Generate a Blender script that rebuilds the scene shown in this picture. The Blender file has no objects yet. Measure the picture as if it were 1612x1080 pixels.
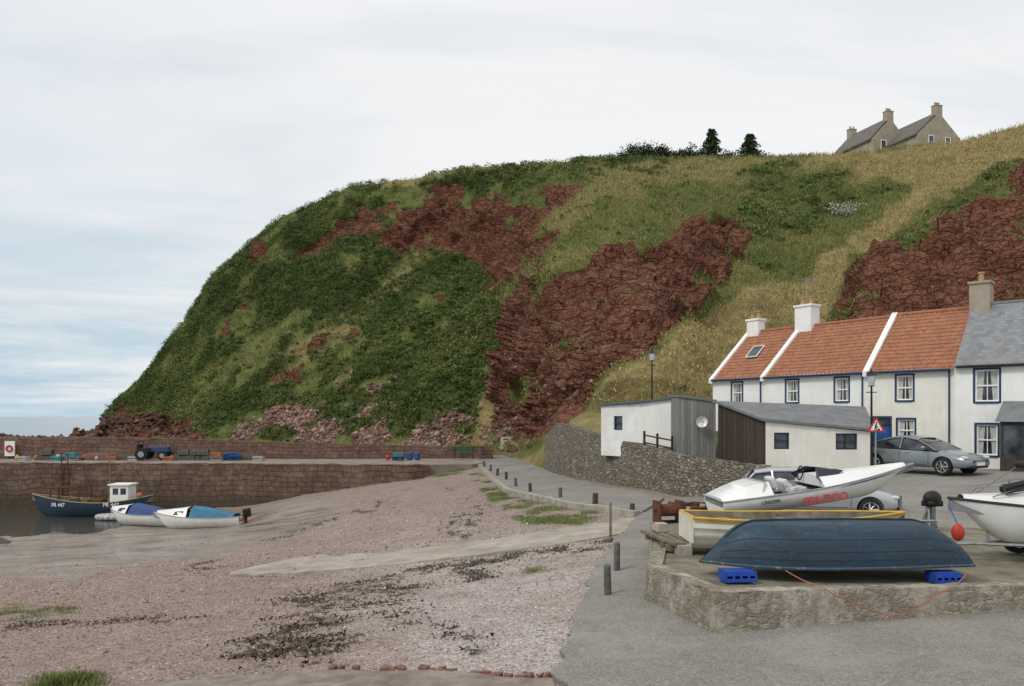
import bpy, math, random
import numpy as np
from mathutils import Vector, Matrix
random.seed(7); rng=np.random.default_rng(11)
H=6.6; F=1240.0
scene=bpy.context.scene
COL=scene.collection
# ------------------------------------------------------------------ noise
def hsh(ix,iy,iz,seed=0):
    a=(ix.astype(np.int64)*374761393+iy.astype(np.int64)*668265263+iz.astype(np.int64)*1442695041+seed*974634777)&0xffffffff
    a=((a^(a>>13))*1274126177)&0xffffffff
    a=((a^(a>>15))*2246822519)&0xffffffff
    return ((a^(a>>16))&0xffffff)/float(0xffffff)
def vn(p,seed=0):
    f=np.floor(p); d=p-f; d=d*d*(3-2*d); x,y,z=f[:,0],f[:,1],f[:,2]
    r=0
    for i in (0,1):
        for j in (0,1):
            for k in (0,1):
                w=(d[:,0] if i else 1-d[:,0])*(d[:,1] if j else 1-d[:,1])*(d[:,2] if k else 1-d[:,2])
                r=r+w*hsh(x+i,y+j,z+k,seed)
    return r
def fbm(p,o=4,seed=0):
    s=0;a=1;t=0
    for i in range(o):
        s=s+a*vn(p*(2.03**i),seed+i*17); t+=a; a*=.5
    return s/t
def facet(q,seed,tilt=.8):
    b=np.floor(q); best=np.full(len(q),9e9); val=np.zeros(len(q))
    for i in(-1,0,1):
        for j in(-1,0,1):
            for k in(-1,0,1):
                c=b+np.array([i,j,k]); x,y,z=c.T
                d=q-(c+np.stack([hsh(x,y,z,seed),hsh(x,y,z,seed+1),hsh(x,y,z,seed+2)],1)); d2=(d*d).sum(1)
                v=(hsh(x,y,z,seed+3)-.5)+tilt*((hsh(x,y,z,seed+4)-.5)*d[:,0]+(hsh(x,y,z,seed+5)-.5)*d[:,1]+(hsh(x,y,z,seed+6)-.2)*d[:,2])
                m=d2<best; best[m]=d2[m]; val[m]=v[m]
    return val
def inpoly(x,y,poly):
    c=np.zeros(x.shape,bool); n=len(poly)
    for i in range(n):
        x1,y1=poly[i]; x2,y2=poly[(i+1)%n]
        if y1==y2: continue
        k=((y1>y)!=(y2>y))&(x<(x2-x1)*(y-y1)/(y2-y1)+x1)
        c^=k
    return c
def blur(a,n=2):
    for _ in range(n):
        b=a.copy(); b[1:-1]=(a[:-2]+2*a[1:-1]+a[2:])/4; a=b.copy()
        b[:,1:-1]=(a[:,:-2]+2*a[:,1:-1]+a[:,2:])/4; a=b
    return a
def sst(x,a,b):
    t=np.clip((x-a)/(b-a),0,1); return t*t*(3-2*t)
# ------------------------------------------------------------------ ground height
CP=[]
def cp(px,py,z):
    Y=(H-z)*F/(py-655); CP.append(((px-806)/F*Y,Y,z))
for a in [(0,1060,2.2),(0,960,1.2),(0,900,.5),(0,868,.14),(200,1060,2.45),(520,1042,2.8),(850,1055,3.02),(910,960,3.05),(945,880,3.05),(975,843,3.05),
 (700,960,2.75),(600,905,2.1),(365,903,1.45),(300,960,1.95),(200,880,.62),(230,846,.22),(100,862,.14),(450,800,1.0),(450,850,1.1),(560,765,1.8),(650,750,2.4),
 (700,850,2.3),(780,848,2.5),(960,822,2.95),(1035,812,3.0),(800,792,2.7),(760,742,2.9),(880,800,2.92),(880,795,2.98),(960,806,3.0),(790,718,3.3),(840,735,3.2),
 (960,768,3.06),(1035,786,3.08),(720,736,2.95),(380,826,.18),(300,834,.1),(190,832,.06),(240,822,.05),(60,828,-.3),(110,843,.03),(330,870,.75),(1020,960,3.15),(1125,1002,3.15),(900,1070,3.1),(380,800,.35),(300,812,.1)]: cp(*a)
CP+=[(16,31,4.33),(14,36,4.25),(18.5,29,4.4),(12,39,4.2),(11,30,4.0),(9.2,24,3.5),(12,24,3.8),(16,22,4.0),(20,15,3.6),(8.6,13.2,3.3),(20,10,3.5),(6,20,3.2),
 (9.9,29.5,3.5),(8.8,31.3,3.28),(7.2,33,3.14),(0,6,3.1),(-10,6,2.9),(-25,9,2.2),(10,6,3.2),(-40,30,.3),(-45,45,-.8),(-40,52,-1),(-28,54,-.6),(-18,54,.5),
 (-70,56,-2),(-70,75,-3),(-20,70,2.3),(-35,70,0.5),(0,70,3.2),(10,60,2.6),(30,60,3),(30,40,3.8),(20,75,2),(25,25,4.4),(-2,66,3.3)]
CP=np.array(CP)
def _phi(a,b): return np.sqrt(((a[:,None,:]-b[None,:,:])**2).sum(-1)+.3)
_n=len(CP); A=np.zeros((_n+1,_n+1)); A[:_n,:_n]=_phi(CP[:,:2],CP[:,:2])-np.eye(_n)*.05; A[:_n,_n]=1; A[_n,:_n]=1
W=np.linalg.solve(A,np.append(CP[:,2],0))
def gnd(X,Y):
    q=np.stack([np.ravel(X),np.ravel(Y)],1).astype(float); out=np.empty(len(q))
    for i in range(0,len(q),40000):
        out[i:i+40000]=_phi(q[i:i+40000],CP[:,:2])@W[:_n]+W[_n]
    return out.reshape(np.shape(X))
_YS=np.concatenate([np.arange(5,30,.04),np.arange(30,80,.1)])
def G(px,py,lift=0):
    u=(px-806)/F; k=(py-655)/F
    g=gnd(u*_YS,_YS)
    m=np.where(H-k*_YS<=g)[0]
    Y=_YS[m[0]] if len(m) else 75.
    return Vector((u*Y,Y,float(gnd(np.array([u*Y]),np.array([Y]))[0])+lift))
def gz(x,y): return float(gnd(np.array([x]),np.array([y]))[0])
# ------------------------------------------------------------------ node helper
class NT:
    def __init__(s,name,rough=.8,metal=0,spec=.3):
        s.m=bpy.data.materials.new(name); s.m.use_nodes=True; s.t=s.m.node_tree
        s.b=s.t.nodes['Principled BSDF']; s.b.inputs['Roughness'].default_value=rough
        s.b.inputs['Metallic'].default_value=metal; s.b.inputs['Specular IOR Level'].default_value=spec
    def set(s,sock,v):
        if isinstance(v,bpy.types.NodeSocket): s.t.links.new(v,sock)
        elif isinstance(v,(tuple,list)):
            v=tuple(v)
            if len(sock.default_value)==4 and len(v)==3: v=v+(1,)
            sock.default_value=v
        else: sock.default_value=v
    def n(s,typ,**k):
        nd=s.t.nodes.new(typ)
        for a,b in k.items(): setattr(nd,a,b)
        return nd
    def co(s,kind='Object'):
        return s.n('ShaderNodeTexCoord').outputs[kind]
    def mp(s,v,scale=(1,1,1),rot=(0,0,0)):
        m=s.n('ShaderNodeMapping'); s.set(m.inputs[0],v); m.inputs['Scale'].default_value=scale; m.inputs['Rotation'].default_value=rot; return m.outputs[0]
    def noise(s,v,scale,det=4,rough=.6,dist=0):
        m=s.n('ShaderNodeTexNoise'); s.set(m.inputs['Vector'],v); m.inputs['Scale'].default_value=scale; m.inputs['Detail'].default_value=det
        m.inputs['Roughness'].default_value=rough; m.inputs['Distortion'].default_value=dist; return m.outputs['Fac']
    def vor(s,v,scale,feat='F1',out='Distance',rnd=1):
        m=s.n('ShaderNodeTexVoronoi',feature=feat); s.set(m.inputs['Vector'],v); m.inputs['Scale'].default_value=scale; m.inputs['Randomness'].default_value=rnd; return m.outputs[out]
    def ramp(s,f,*st):
        m=s.n('ShaderNodeValToRGB'); s.set(m.inputs[0],f); e=m.color_ramp.elements
        while len(e)<len(st): e.new(.5)
        for i,(p,c) in enumerate(st):
            e[i].position=p; e[i].color=(c,c,c,1) if not isinstance(c,(tuple,list)) else tuple(c)+(1,)
        return m.outputs[0]
    def mix(s,f,a,b,bt='MIX'):
        m=s.n('ShaderNodeMix',data_type='RGBA',blend_type=bt); s.set(m.inputs[0],f); s.set(m.inputs[6],a); s.set(m.inputs[7],b); return m.outputs[2]
    def ma(s,op,a,b=0.0,c=None):
        m=s.n('ShaderNodeMath',operation=op); s.set(m.inputs[0],a); s.set(m.inputs[1],b)
        if c is not None: s.set(m.inputs[2],c)
        return m.outputs[0]
    def attr(s,name):
        m=s.n('ShaderNodeAttribute',attribute_name=name); return m.outputs['Color']
    def sep(s,v):
        m=s.n('ShaderNodeSeparateXYZ'); s.set(m.inputs[0],v); return m.outputs
    def comb(s,x,y,z):
        m=s.n('ShaderNodeCombineXYZ'); s.set(m.inputs[0],x); s.set(m.inputs[1],y); s.set(m.inputs[2],z); return m.outputs[0]
    def col(s,v): s.set(s.b.inputs['Base Color'],v)
    def bump(s,h,st=.5,dist=.05):
        m=s.n('ShaderNodeBump'); m.inputs['Strength'].default_value=st; m.inputs['Distance'].default_value=dist; s.set(m.inputs['Height'],h)
        s.t.links.new(m.outputs[0],s.b.inputs['Normal'])
def M(name,c1,c2=None,scale=3,rough=.8,bump=.3,bs=20,bd=.02,metal=0,stretch=(1,1,1),spec=.3,lo=.35,hi=.65):
    t=NT(name,rough,metal,spec); v=t.mp(t.co(),stretch)
    if c2 is None: c2=tuple(x*.75 for x in c1)
    t.col(t.ramp(t.noise(v,scale,5,.65),(lo,c2),(hi,c1)))
    if bump: t.bump(t.noise(v,bs,4),bump,bd)
    return t.m
# ------------------------------------------------------------------ mesh helper
def npmesh(name,V,Fc,mat,attrs=None,smooth=False):
    me=bpy.data.meshes.new(name); n=len(V); k=Fc.shape[1]; m=len(Fc)
    me.vertices.add(n); me.vertices.foreach_set('co',np.ascontiguousarray(V,dtype=np.float32).ravel())
    me.loops.add(m*k); me.loops.foreach_set('vertex_index',np.ascontiguousarray(Fc,dtype=np.int32).ravel())
    me.polygons.add(m); me.polygons.foreach_set('loop_start',np.arange(0,m*k,k,dtype=np.int32))
    me.update(calc_edges=True)
    if smooth: me.polygons.foreach_set('use_smooth',np.ones(m,bool))
    for a,c in (attrs or {}).items():
        at=me.color_attributes.new(a,'FLOAT_COLOR','POINT'); cc=np.ones((n,4),np.float32); cc[:,:c.shape[1]]=c; at.data.foreach_set('color',cc.ravel())
    me.materials.append(mat); me.validate()
    o=bpy.data.objects.new(name,me); COL.objects.link(o); return o
def grid_faces(nr,nc):
    i=np.arange(nr-1)[:,None]*nc+np.arange(nc-1)[None,:]
    return np.stack([i,i+1,i+nc+1,i+nc],-1).reshape(-1,4)
def tag(o,label,cat,group=None):
    o['label']=label; o['category']=cat
    if group: o['group']=group
    return o
def root(name,label,cat,loc=(0,0,0),rz=0,group=None,rot=None):
    o=bpy.data.objects.new(name,None); o.empty_display_size=.2; COL.objects.link(o); o.location=loc
    o.rotation_euler=rot if rot else (0,0,rz)
    return tag(o,label,cat,group)
class Geo:
    def __init__(s): s.v=[]; s.f=[]
    def add(s,vs,fs):
        o=len(s.v); s.v+= [tuple(v) for v in vs]; s.f+=[tuple(i+o for i in f) for f in fs]; return s
    def box(s,c,d,rz=0,rx=0,ry=0,jit=0):
        R=Matrix.Rotation(rz,3,'Z')@Matrix.Rotation(ry,3,'Y')@Matrix.Rotation(rx,3,'X'); vs=[]
        for x in(-.5,.5):
            for y in(-.5,.5):
                for z in(-.5,.5):
                    p=R@Vector((x*d[0]+random.uniform(-jit,jit),y*d[1]+random.uniform(-jit,jit),z*d[2]+random.uniform(-jit,jit))); vs.append((p.x+c[0],p.y+c[1],p.z+c[2]))
        return s.add(vs,[(0,1,3,2),(4,6,7,5),(0,4,5,1),(2,3,7,6),(0,2,6,4),(1,5,7,3)])
    def b2(s,x0,x1,y0,y1,z0,z1): return s.box(((x0+x1)/2,(y0+y1)/2,(z0+z1)/2),(x1-x0,y1-y0,z1-z0))
    def cyl(s,p0,p1,r0,r1=None,n=10,cap=True):
        r1=r0 if r1 is None else r1; p0=Vector(p0);p1=Vector(p1); d=(p1-p0).normalized(); a=d.orthogonal().normalized(); b=d.cross(a); vs=[]
        for p,r in((p0,r0),(p1,r1)):
            for i in range(n):
                t=2*math.pi*i/n; vs.append(p+a*math.cos(t)*r+b*math.sin(t)*r)
        fs=[(i,(i+1)%n,n+(i+1)%n,n+i) for i in range(n)]
        if cap: fs+=[tuple(range(n))[::-1],tuple(range(n,2*n))]
        return s.add(vs,fs)
    def tube(s,pts,r,n=6):
        for a,b in zip(pts[:-1],pts[1:]): s.cyl(a,b,r,r,n)
        return s
    def sph(s,c,r,nu=10,nv=7,jit=0):
        vs=[];r=r if isinstance(r,(tuple,list)) else (r,r,r)
        for j in range(nv+1):
            for i in range(nu):
                t=math.pi*j/nv; u=2*math.pi*i/nu; k=1+random.uniform(-jit,jit)
                vs.append((c[0]+r[0]*math.sin(t)*math.cos(u)*k,c[1]+r[1]*math.sin(t)*math.sin(u)*k,c[2]+r[2]*math.cos(t)*k))
        return s.add(vs,[(j*nu+i,j*nu+(i+1)%nu,(j+1)*nu+(i+1)%nu,(j+1)*nu+i) for j in range(nv) for i in range(nu)])
    def prism(s,poly,axis,a,b):
        def P(p,t): return {'y':(p[0],t,p[1]),'x':(t,p[0],p[1]),'z':(p[0],p[1],t)}[axis]
        n=len(poly); vs=[P(p,a) for p in poly]+[P(p,b) for p in poly]
        return s.add(vs,[tuple(range(n)),tuple(range(n,2*n))[::-1]]+[(i,n+i,n+(i+1)%n,(i+1)%n) for i in range(n)])
    def loft(s,secs,close=False,cap=True):
        n=len(secs[0]); vs=[p for q in secs for p in q]; fs=[]
        for i in range(len(secs)-1):
            for j in range(n if close else n-1):
                fs.append((i*n+j,i*n+(j+1)%n,(i+1)*n+(j+1)%n,(i+1)*n+j))
        if cap and close: fs+=[tuple(range(n))[::-1],tuple(range((len(secs)-1)*n,len(secs)*n))]
        return s.add(vs,fs)
    def obj(s,name,mat,parent=None,smooth=False,loc=(0,0,0),rz=0,rot=None,bevel=0,label=None):
        me=bpy.data.meshes.new(name); me.from_pydata(s.v,[],s.f); me.validate()
        import bmesh
        bm=bmesh.new(); bm.from_mesh(me); bmesh.ops.recalc_face_normals(bm,faces=bm.faces); bm.to_mesh(me); bm.free()
        if smooth:
            me.polygons.foreach_set('use_smooth',np.ones(len(me.polygons),bool))
            if smooth!=2: me.set_sharp_from_angle(angle=math.radians(40))
        me.materials.append(mat); o=bpy.data.objects.new(name,me); COL.objects.link(o); o.location=loc; o.rotation_euler=rot if rot else (0,0,rz)
        if parent: o.parent=parent
        if bevel:
            b=o.modifiers.new('bevel','BEVEL'); b.width=bevel; b.segments=2; b.limit_method='ANGLE'
        if label: o['label']=label
        return o
def text(body,size,mat,parent,loc,rot,name='lettering',shear=0,ext=.003):
    c=bpy.data.curves.new(name,'FONT'); c.body=body; c.size=size; c.extrude=ext; c.shear=shear; c.align_x='CENTER'; c.offset=size*.012
    o=bpy.data.objects.new(name,c); COL.objects.link(o)
    dg=bpy.context.evaluated_depsgraph_get(); me=bpy.data.meshes.new_from_object(o.evaluated_get(dg)); bpy.data.objects.remove(o)
    me.materials.clear(); me.materials.append(mat); o=bpy.data.objects.new(name,me); COL.objects.link(o); o.parent=parent; o.location=loc; o.rotation_euler=rot; return o
# ------------------------------------------------------------------ materials
def streaky(name,c1,c2,dirt):
    t=NT(name,.8); v=t.co(); c=t.ramp(t.noise(v,1.1,5,.65),(.35,c2),(.62,c1)); s=t.sep(v)
    c=t.mix(t.ramp(t.noise(t.mp(v,(3,3,.35)),1.6,6,.7),(.52,0.),(.75,.4)),c,dirt); t.col(c); t.bump(t.noise(v,16,4),.35,.02); return t.m
white=streaky('white_limewash',(.87,.87,.85),(.79,.785,.75),(.52,.5,.45))
cream=streaky('cream_render',(.82,.80,.73),(.73,.71,.63),(.5,.47,.4))
whitegloss=M('white_gelcoat',(.84,.84,.83),(.72,.72,.69),1.5,.3,0,spec=.5)
dirtywhite=streaky('weathered_white',(.82,.82,.8),(.68,.67,.64),(.42,.4,.36))
bluetrim=M('blue_trim_paint',(.022,.05,.14),(.015,.037,.10),4,.5,0)
bluepaint=M('bright_blue',(.02,.12,.38),(.015,.08,.28),4,.5,0)
black=M('black_paint',(.02,.02,.022),(.012,.012,.012),5,.55,.1)
rubber=M('rubber',(.025,.025,.025),None,5,.85,.2)
darkwood=M('dark_wood',(.075,.055,.045),(.035,.026,.022),3,.85,.4,30,stretch=(6,6,.5))
woodbrown=M('old_timber',(.25,.21,.15),(.12,.095,.07),4,.85,.4,20)
rust=M('rust',(.17,.065,.03),(.07,.028,.018),7,.9,.5,25)
galv=M('galvanised_steel',(.42,.43,.43),(.3,.3,.3),6,.45,.1,metal=.7)
yellow=M('yellow_paint',(.64,.43,.09),(.47,.3,.06),2.5,.6,.1)
red=M('red_plastic',(.5,.05,.035),(.38,.035,.025),4,.45,0)
orange=M('orange_rope',(.42,.17,.08),(.3,.12,.06),9,.8,0)
purple=M('purple_decal',(.14,.08,.25),None,4,.4,0)
green=M('green_paint',(.04,.11,.06),None,4,.6,0)
concrete=M('concrete',(.42,.385,.33),(.27,.245,.2),1.6,.9,.5,12,.03)
felt=M('grey_felt',(.21,.22,.225),(.145,.15,.155),2,.85,.3,20)
seatgrey=M('grey_vinyl',(.25,.25,.27),None,5,.6,0)
tarpblue=M('blue_tarpaulin',(.05,.20,.31),(.035,.13,.22),2,.6,.3,5,.05)
tarpviolet=M('dull_blue_tarpaulin',(.045,.085,.24),(.03,.055,.16),2,.65,.3,5,.05)
pot=M('clay_pot',(.45,.3,.15),None,6,.8,.1)
def glassmat():
    t=NT('window_glass',.06,0,.6); v=t.co(); t.col(t.ramp(t.noise(v,1.3,2),(.4,(.012,.015,.018)),(.65,(.09,.10,.11)))); return t.m
glass=glassmat()
curt=M('net_curtain',(.55,.55,.53),(.4,.4,.39),8,.9,0)
def carpaint(name,c):
    t=NT(name,.28,.5,.5); t.col(c); t.b.inputs['Coat Weight'].default_value=.6; t.b.inputs['Coat Roughness'].default_value=.06; return t.m
cargrey=carpaint('grey_car_paint',(.24,.27,.29)); carsilver=carpaint('silver_car_paint',(.46,.48,.5))
chrome=M('chrome',(.6,.6,.6),None,3,.25,0,metal=1)
lampglass=M('lamp_glass',(.6,.62,.6),None,3,.15,0)
def pant():
    t=NT('clay_pantiles',.9); v=t.co()
    cell=t.vor(t.mp(v,(4.2,4.2,3.2)),1,'F1','Color',.6)
    c=t.mix(t.sep(cell)[0],(.40,.165,.085),(.27,.11,.062)); c=t.mix(t.ramp(t.noise(v,1.3,6,.7),(.42,0.),(.68,.75)),c,(.26,.135,.088))
    c=t.mix(t.ramp(t.noise(v,7,5,.7),(.5,0.),(.7,.6)),c,(.46,.25,.145)); c=t.mix(t.ramp(t.noise(v,3.5,6,.8),(.56,0.),(.7,.6)),c,(.16,.09,.06)); t.col(c); t.bump(t.noise(v,30),.3,.02); return t.m
pantile=pant()
def slate(name,c1,c2):
    t=NT(name,.6); s=t.sep(t.co()); b=t.n('ShaderNodeTexBrick'); t.set(b.inputs['Vector'],t.comb(s[0],t.ma('MULTIPLY',s[2],1.3),0.))
    b.inputs['Scale'].default_value=3.2; b.inputs['Color1'].default_value=c1+(1,); b.inputs['Color2'].default_value=c2+(1,); b.inputs['Mortar'].default_value=(.07,.07,.07,1); b.inputs['Mortar Size'].default_value=.012
    b.inputs['Brick Width'].default_value=.8; b.inputs['Row Height'].default_value=.6
    c=t.mix(t.ramp(t.noise(t.co(),1.4,5),(.45,0.),(.7,.5)),b.outputs[0],(.24,.23,.19)); t.col(c); t.bump(b.outputs['Fac'],-.5,.03); return t.m
slatem=slate('slate_tiles',(.17,.18,.20),(.26,.27,.29))
def planks(name,c1,c2,w=.14):
    t=NT(name,.9); v=t.co(); s=t.sep(v); k=t.ma('DIVIDE',t.ma('ADD',s[0],s[1]),w); fr=t.ma('FRACT',k); fl=t.ma('FLOOR',k)
    wn=t.n('ShaderNodeTexWhiteNoise',noise_dimensions='1D'); t.set(wn.inputs['W'],fl)
    c=t.mix(wn.outputs['Value'],c1,c2); c=t.mix(t.ramp(t.noise(t.mp(v,(12,12,.8)),2,5),(.4,0.),(.7,.6)),c,tuple(x*.5 for x in c2))
    gap=t.ramp(fr,(.0,0.),(.08,1.)); c=t.mix(gap,tuple(x*.12 for x in c2),c); t.col(c); t.bump(gap,.7,.02); return t.m
greyplank=planks('weathered_grey_planks',(.31,.305,.29),(.19,.185,.175)); brownplank=planks('brown_planks',(.095,.068,.055),(.05,.038,.032),.12)
def stone(name,c1,c2,c3,mortar,sc=2.4,asp=1.5,bl=.8,mossy=None,face=None,lo=.45,hi=.55):
    t=NT(name,.92); v=t.co(); nv=t.n('ShaderNodeTexNoise'); nv.inputs['Scale'].default_value=1.5; t.set(nv.inputs['Vector'],v)
    vm=t.n('ShaderNodeVectorMath',operation='MULTIPLY_ADD'); t.set(vm.inputs[0],nv.outputs['Color']); vm.inputs[1].default_value=(.25,.25,.25); t.set(vm.inputs[2],v)
    q=t.mp(vm.outputs[0],(1,1,asp)); e=t.vor(q,sc,'DISTANCE_TO_EDGE'); cell=t.sep(t.vor(q,sc,'F1','Color'))
    c=t.mix(cell[0],c1,c2); c=t.mix(t.ramp(cell[1],(.65,0.),(.75,1.)),c,c3); c=t.mix(t.ramp(t.noise(v,9,5),(.35,.0),(.75,.7)),c,tuple(x*.45 for x in c2))
    c=t.mix(t.ramp(e,(.0,1.),(.07,0.)),c,mortar)
    big=t.ramp(t.noise(v,.5,5),(.4,0.),(.65,.6)); c=t.mix(big,c,mossy or mortar)
    hh=t.mix(.3,t.ramp(e,(.0,0.),(.14,1.)),t.noise(v,14))
    if face:
        fm=t.ramp(t.noise(v,1.4,7,.75),(lo,0.),(hi,1.)); fc=t.ramp(t.noise(v,2.6,7,.75),(.35,tuple(x*.5 for x in face)),(.6,face)); c=t.mix(fm,c,fc); hh=t.mix(fm,hh,t.noise(v,8,5))
    c=t.mix(t.ramp(t.noise(t.mp(v,(2.5,2.5,.5)),1.5,6,.75),(.52,0.),(.7,.6)),c,tuple(x*.45 for x in c2))
    t.col(c); t.bump(hh,bl,.1); return t.m
rubble=stone('rubble_stone',(.30,.26,.205),(.2,.165,.13),(.4,.365,.31),(.085,.075,.06),4.0,1.9,.9,(.18,.165,.11))
def courses(name,c1,c2,mort,scale=1.,low=(.05,.05,.03),lz=1.6,ms=.025):
    t=NT(name,.92); v=t.co(); s=t.sep(v); nz=t.noise(v,1.2,4,.7); nz2=t.noise(v,.35,3)
    b=t.n('ShaderNodeTexBrick'); t.set(b.inputs['Vector'],t.comb(t.ma('ADD',t.ma('ADD',s[0],s[1]),t.ma('MULTIPLY',nz,.35)),t.ma('ADD',s[2],t.ma('ADD',t.ma('MULTIPLY',nz,.22),t.ma('MULTIPLY',nz2,.6))),0.))
    b.inputs['Scale'].default_value=scale; b.inputs['Color1'].default_value=c1+(1,); b.inputs['Color2'].default_value=c2+(1,); b.inputs['Mortar'].default_value=mort+(1,)
    b.inputs['Mortar Size'].default_value=ms; b.inputs['Mortar Smooth'].default_value=.6; b.inputs['Brick Width'].default_value=.85; b.inputs['Row Height'].default_value=.4; b.inputs['Bias'].default_value=-.1; b.squash=.7; b.squash_frequency=3
    c=t.mix(t.ramp(t.noise(v,2.4,6,.75),(.36,0.),(.6,.75)),b.outputs[0],tuple(x*.55 for x in c2))
    c=t.mix(t.ramp(t.noise(v,.7,6,.7),(.5,0.),(.7,.6)),c,(.24,.185,.14)); c=t.mix(t.ramp(t.noise(t.mp(v,(1,1,.3)),1.1,5,.7),(.55,0.),(.7,.55)),c,(.05,.042,.035))
    lowf=t.ramp(t.ma('DIVIDE',t.ma('ADD',s[2],t.ma('MULTIPLY',nz,1.0)),lz*2),(.35,.85),(.6,0.))
    c=t.mix(lowf,c,low); t.col(c); t.bump(t.mix(.5,t.ma('SUBTRACT',1.,b.outputs['Fac']),t.noise(v,6,5)),.9,.12); return t.m
pierstone=courses('harbour_masonry',(.21,.13,.092),(.13,.082,.06),(.05,.038,.03),1.1,(.065,.052,.036),1.7)
parastone=courses('red_sandstone_masonry',(.25,.145,.11),(.16,.095,.075),(.11,.08,.06),1.4,(.16,.095,.07),.1)
platwall=stone('weathered_concrete_wall',(.33,.27,.2),(.24,.19,.14),(.42,.38,.31),(.24,.22,.18),6.5,2.1,.45,(.21,.19,.155),(.45,.41,.34),.46,.56)
harl=M('brown_harling',(.40,.35,.27),(.29,.245,.19),.8,.9,.4,6)
def folmat():
    t=NT('foliage',.9,0,.15); a=t.attr('col'); t.col(a)
    return t.m
folm=folmat()
# ------------------------------------------------------------------ world, sun, camera
w=bpy.data.worlds.new('World'); scene.world=w; w.use_nodes=True; T=w.node_tree; bg=T.nodes['Background']
class WT(NT):
    def __init__(s): s.t=T
t=WT(); sky=t.n('ShaderNodeTexSky',sky_type='NISHITA'); sky.sun_disc=False
sv=Vector((-.62,-.5,.85)).normalized(); sky.sun_elevation=math.asin(sv.z); sky.sun_rotation=math.atan2(sv.x,sv.y)
d=t.co('Generated'); s=t.sep(d); el=t.ma('MAXIMUM',s[2],0.)
pr=t.comb(t.ma('DIVIDE',s[0],t.ma('ADD',el,.22)),t.ma('DIVIDE',s[1],t.ma('ADD',el,.22)),0.)
n1=t.noise(t.mp(pr,(.55,1.3,1)),1.3,7,.55,.4); n2=t.noise(t.mp(d,(1,1,9)),2.2,5,.6,.3)
clean=t.mix(.1,(0,0,0),sky.outputs[0]); clean=t.mix(.55,clean,(.50,.64,.76))
lr=t.ramp(t.ma('ADD',t.ma('ADD',s[0],t.ma('MULTIPLY',el,.7)),.5),(.05,0.),(.62,1.))
cl=t.ramp(n1,(.3,(.66,.71,.76)),(.62,(.88,.89,.90)))
cl=t.mix(lr,t.mix(.6,cl,(.64,.73,.80)),t.mix(.65,cl,(.90,.90,.91)))
lowcl=t.mix(t.ramp(n2,(.42,0.),(.6,1.)),(.44,.60,.71),(.85,.86,.87))
lowf=t.ma('MULTIPLY',t.ramp(el,(.02,1.),(.3,0.)),t.ma('SUBTRACT',1.,t.ma('MULTIPLY',lr,.75)))
cl=t.mix(lowf,cl,lowcl); fin=t.mix(t.ramp(n1,(.25,.3),(.5,.0)),cl,clean)
t.set(bg.inputs[0],fin); bg.inputs[1].default_value=1.02
sl=bpy.data.lights.new('sun','SUN'); sl.energy=1.5; sl.angle=math.radians(12); sl.color=(1,.95,.86)
so=bpy.data.objects.new('sun',sl); COL.objects.link(so); so.rotation_euler=(-sv).to_track_quat('-Z','Y').to_euler()
cam=bpy.data.cameras.new('camera'); co=bpy.data.objects.new('camera',cam); COL.objects.link(co); co.location=(0,0,H); co.rotation_euler=(math.pi/2,0,0)
cam.sensor_width=36; cam.lens=F/1612*36; cam.shift_y=115/1612; cam.clip_end=30000; scene.camera=co
scene.view_settings.view_transform='Standard'; scene.view_settings.look='None'; scene.view_settings.exposure=0
# ------------------------------------------------------------------ sea
t=NT('sea_water',.12,0,.5); p=t.n('ShaderNodeNewGeometry').outputs['Position']
t.col(t.ramp(t.noise(p,.05,4),(.35,(.045,.045,.035)),(.65,(.07,.068,.055)))); h=t.mix(.5,t.noise(t.mp(p,(1,.5,1)),2.2,4),t.noise(p,.3,3)); t.bump(h,.25,.25)
g=Geo(); g.add([(-6000,-60,0),(6000,-60,0),(6000,12000,0),(-6000,12000,0)],[(0,1,2,3)]); o=g.obj('sea',t.m); o['kind']='structure'
# ------------------------------------------------------------------ beach ground
pxs=np.arange(-520,2060,4.5); vs=np.linspace(1/4.2,1/76,470)
PX,VV=np.meshgrid(pxs,vs); Yg=1/VV; Xg=(PX-806)/F*Yg; Zg=gnd(Xg,Yg)
P0=np.stack([Xg.ravel(),Yg.ravel(),np.zeros(Xg.size)],1)
PY=(655+(H-Zg)*F/Yg)
wx=(fbm(P0*.9,4,3).reshape(PX.shape)-.5); wy=(fbm(P0*.9+50,4,5).reshape(PX.shape)-.5)
def gm(poly,am=60,b=2):
    return blur(inpoly(PX+wx*am*20/Yg,PY+wy*am*12/Yg,poly).astype(float),b)
fg=fbm(P0*np.array([3.0,5.0,1]),6,21).reshape(PX.shape); frag=sst(fg,.535,.61)
frag2=sst(fbm(P0*2.2,5,31).reshape(PX.shape),.5,.58)
core=gm([(395,1035),(410,1005),(500,985),(550,1000),(520,1030)],60)*sst(fg,.46,.56)
weed=gm([(380,1045),(395,985),(470,945),(560,918),(700,893),(710,903),(640,925),(660,950),(770,1000),(740,1015),(600,985),(520,1038),(440,1050)],110)*frag
weed=np.maximum(weed,core)
weed=np.maximum(weed,gm([(700,850),(700,825),(745,795),(690,765),(700,760),(770,795),(760,820),(735,850)])*frag)
weed=np.maximum(weed,gm([(600,896),(860,866),(975,846),(970,856),(860,880),(800,890),(740,925),(720,900)],40)*frag2)
weed=np.maximum(weed,gm([(0,985),(200,968),(340,970),(200,985),(0,1000)])*frag*.7)
weed=np.maximum(weed,gm([(265,897),(340,880),(370,885),(340,900)],40)*frag2)
weed=np.maximum(weed,gm([(370,860),(560,800),(640,770),(660,775),(560,815),(400,865)],40)*frag*.8)
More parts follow.
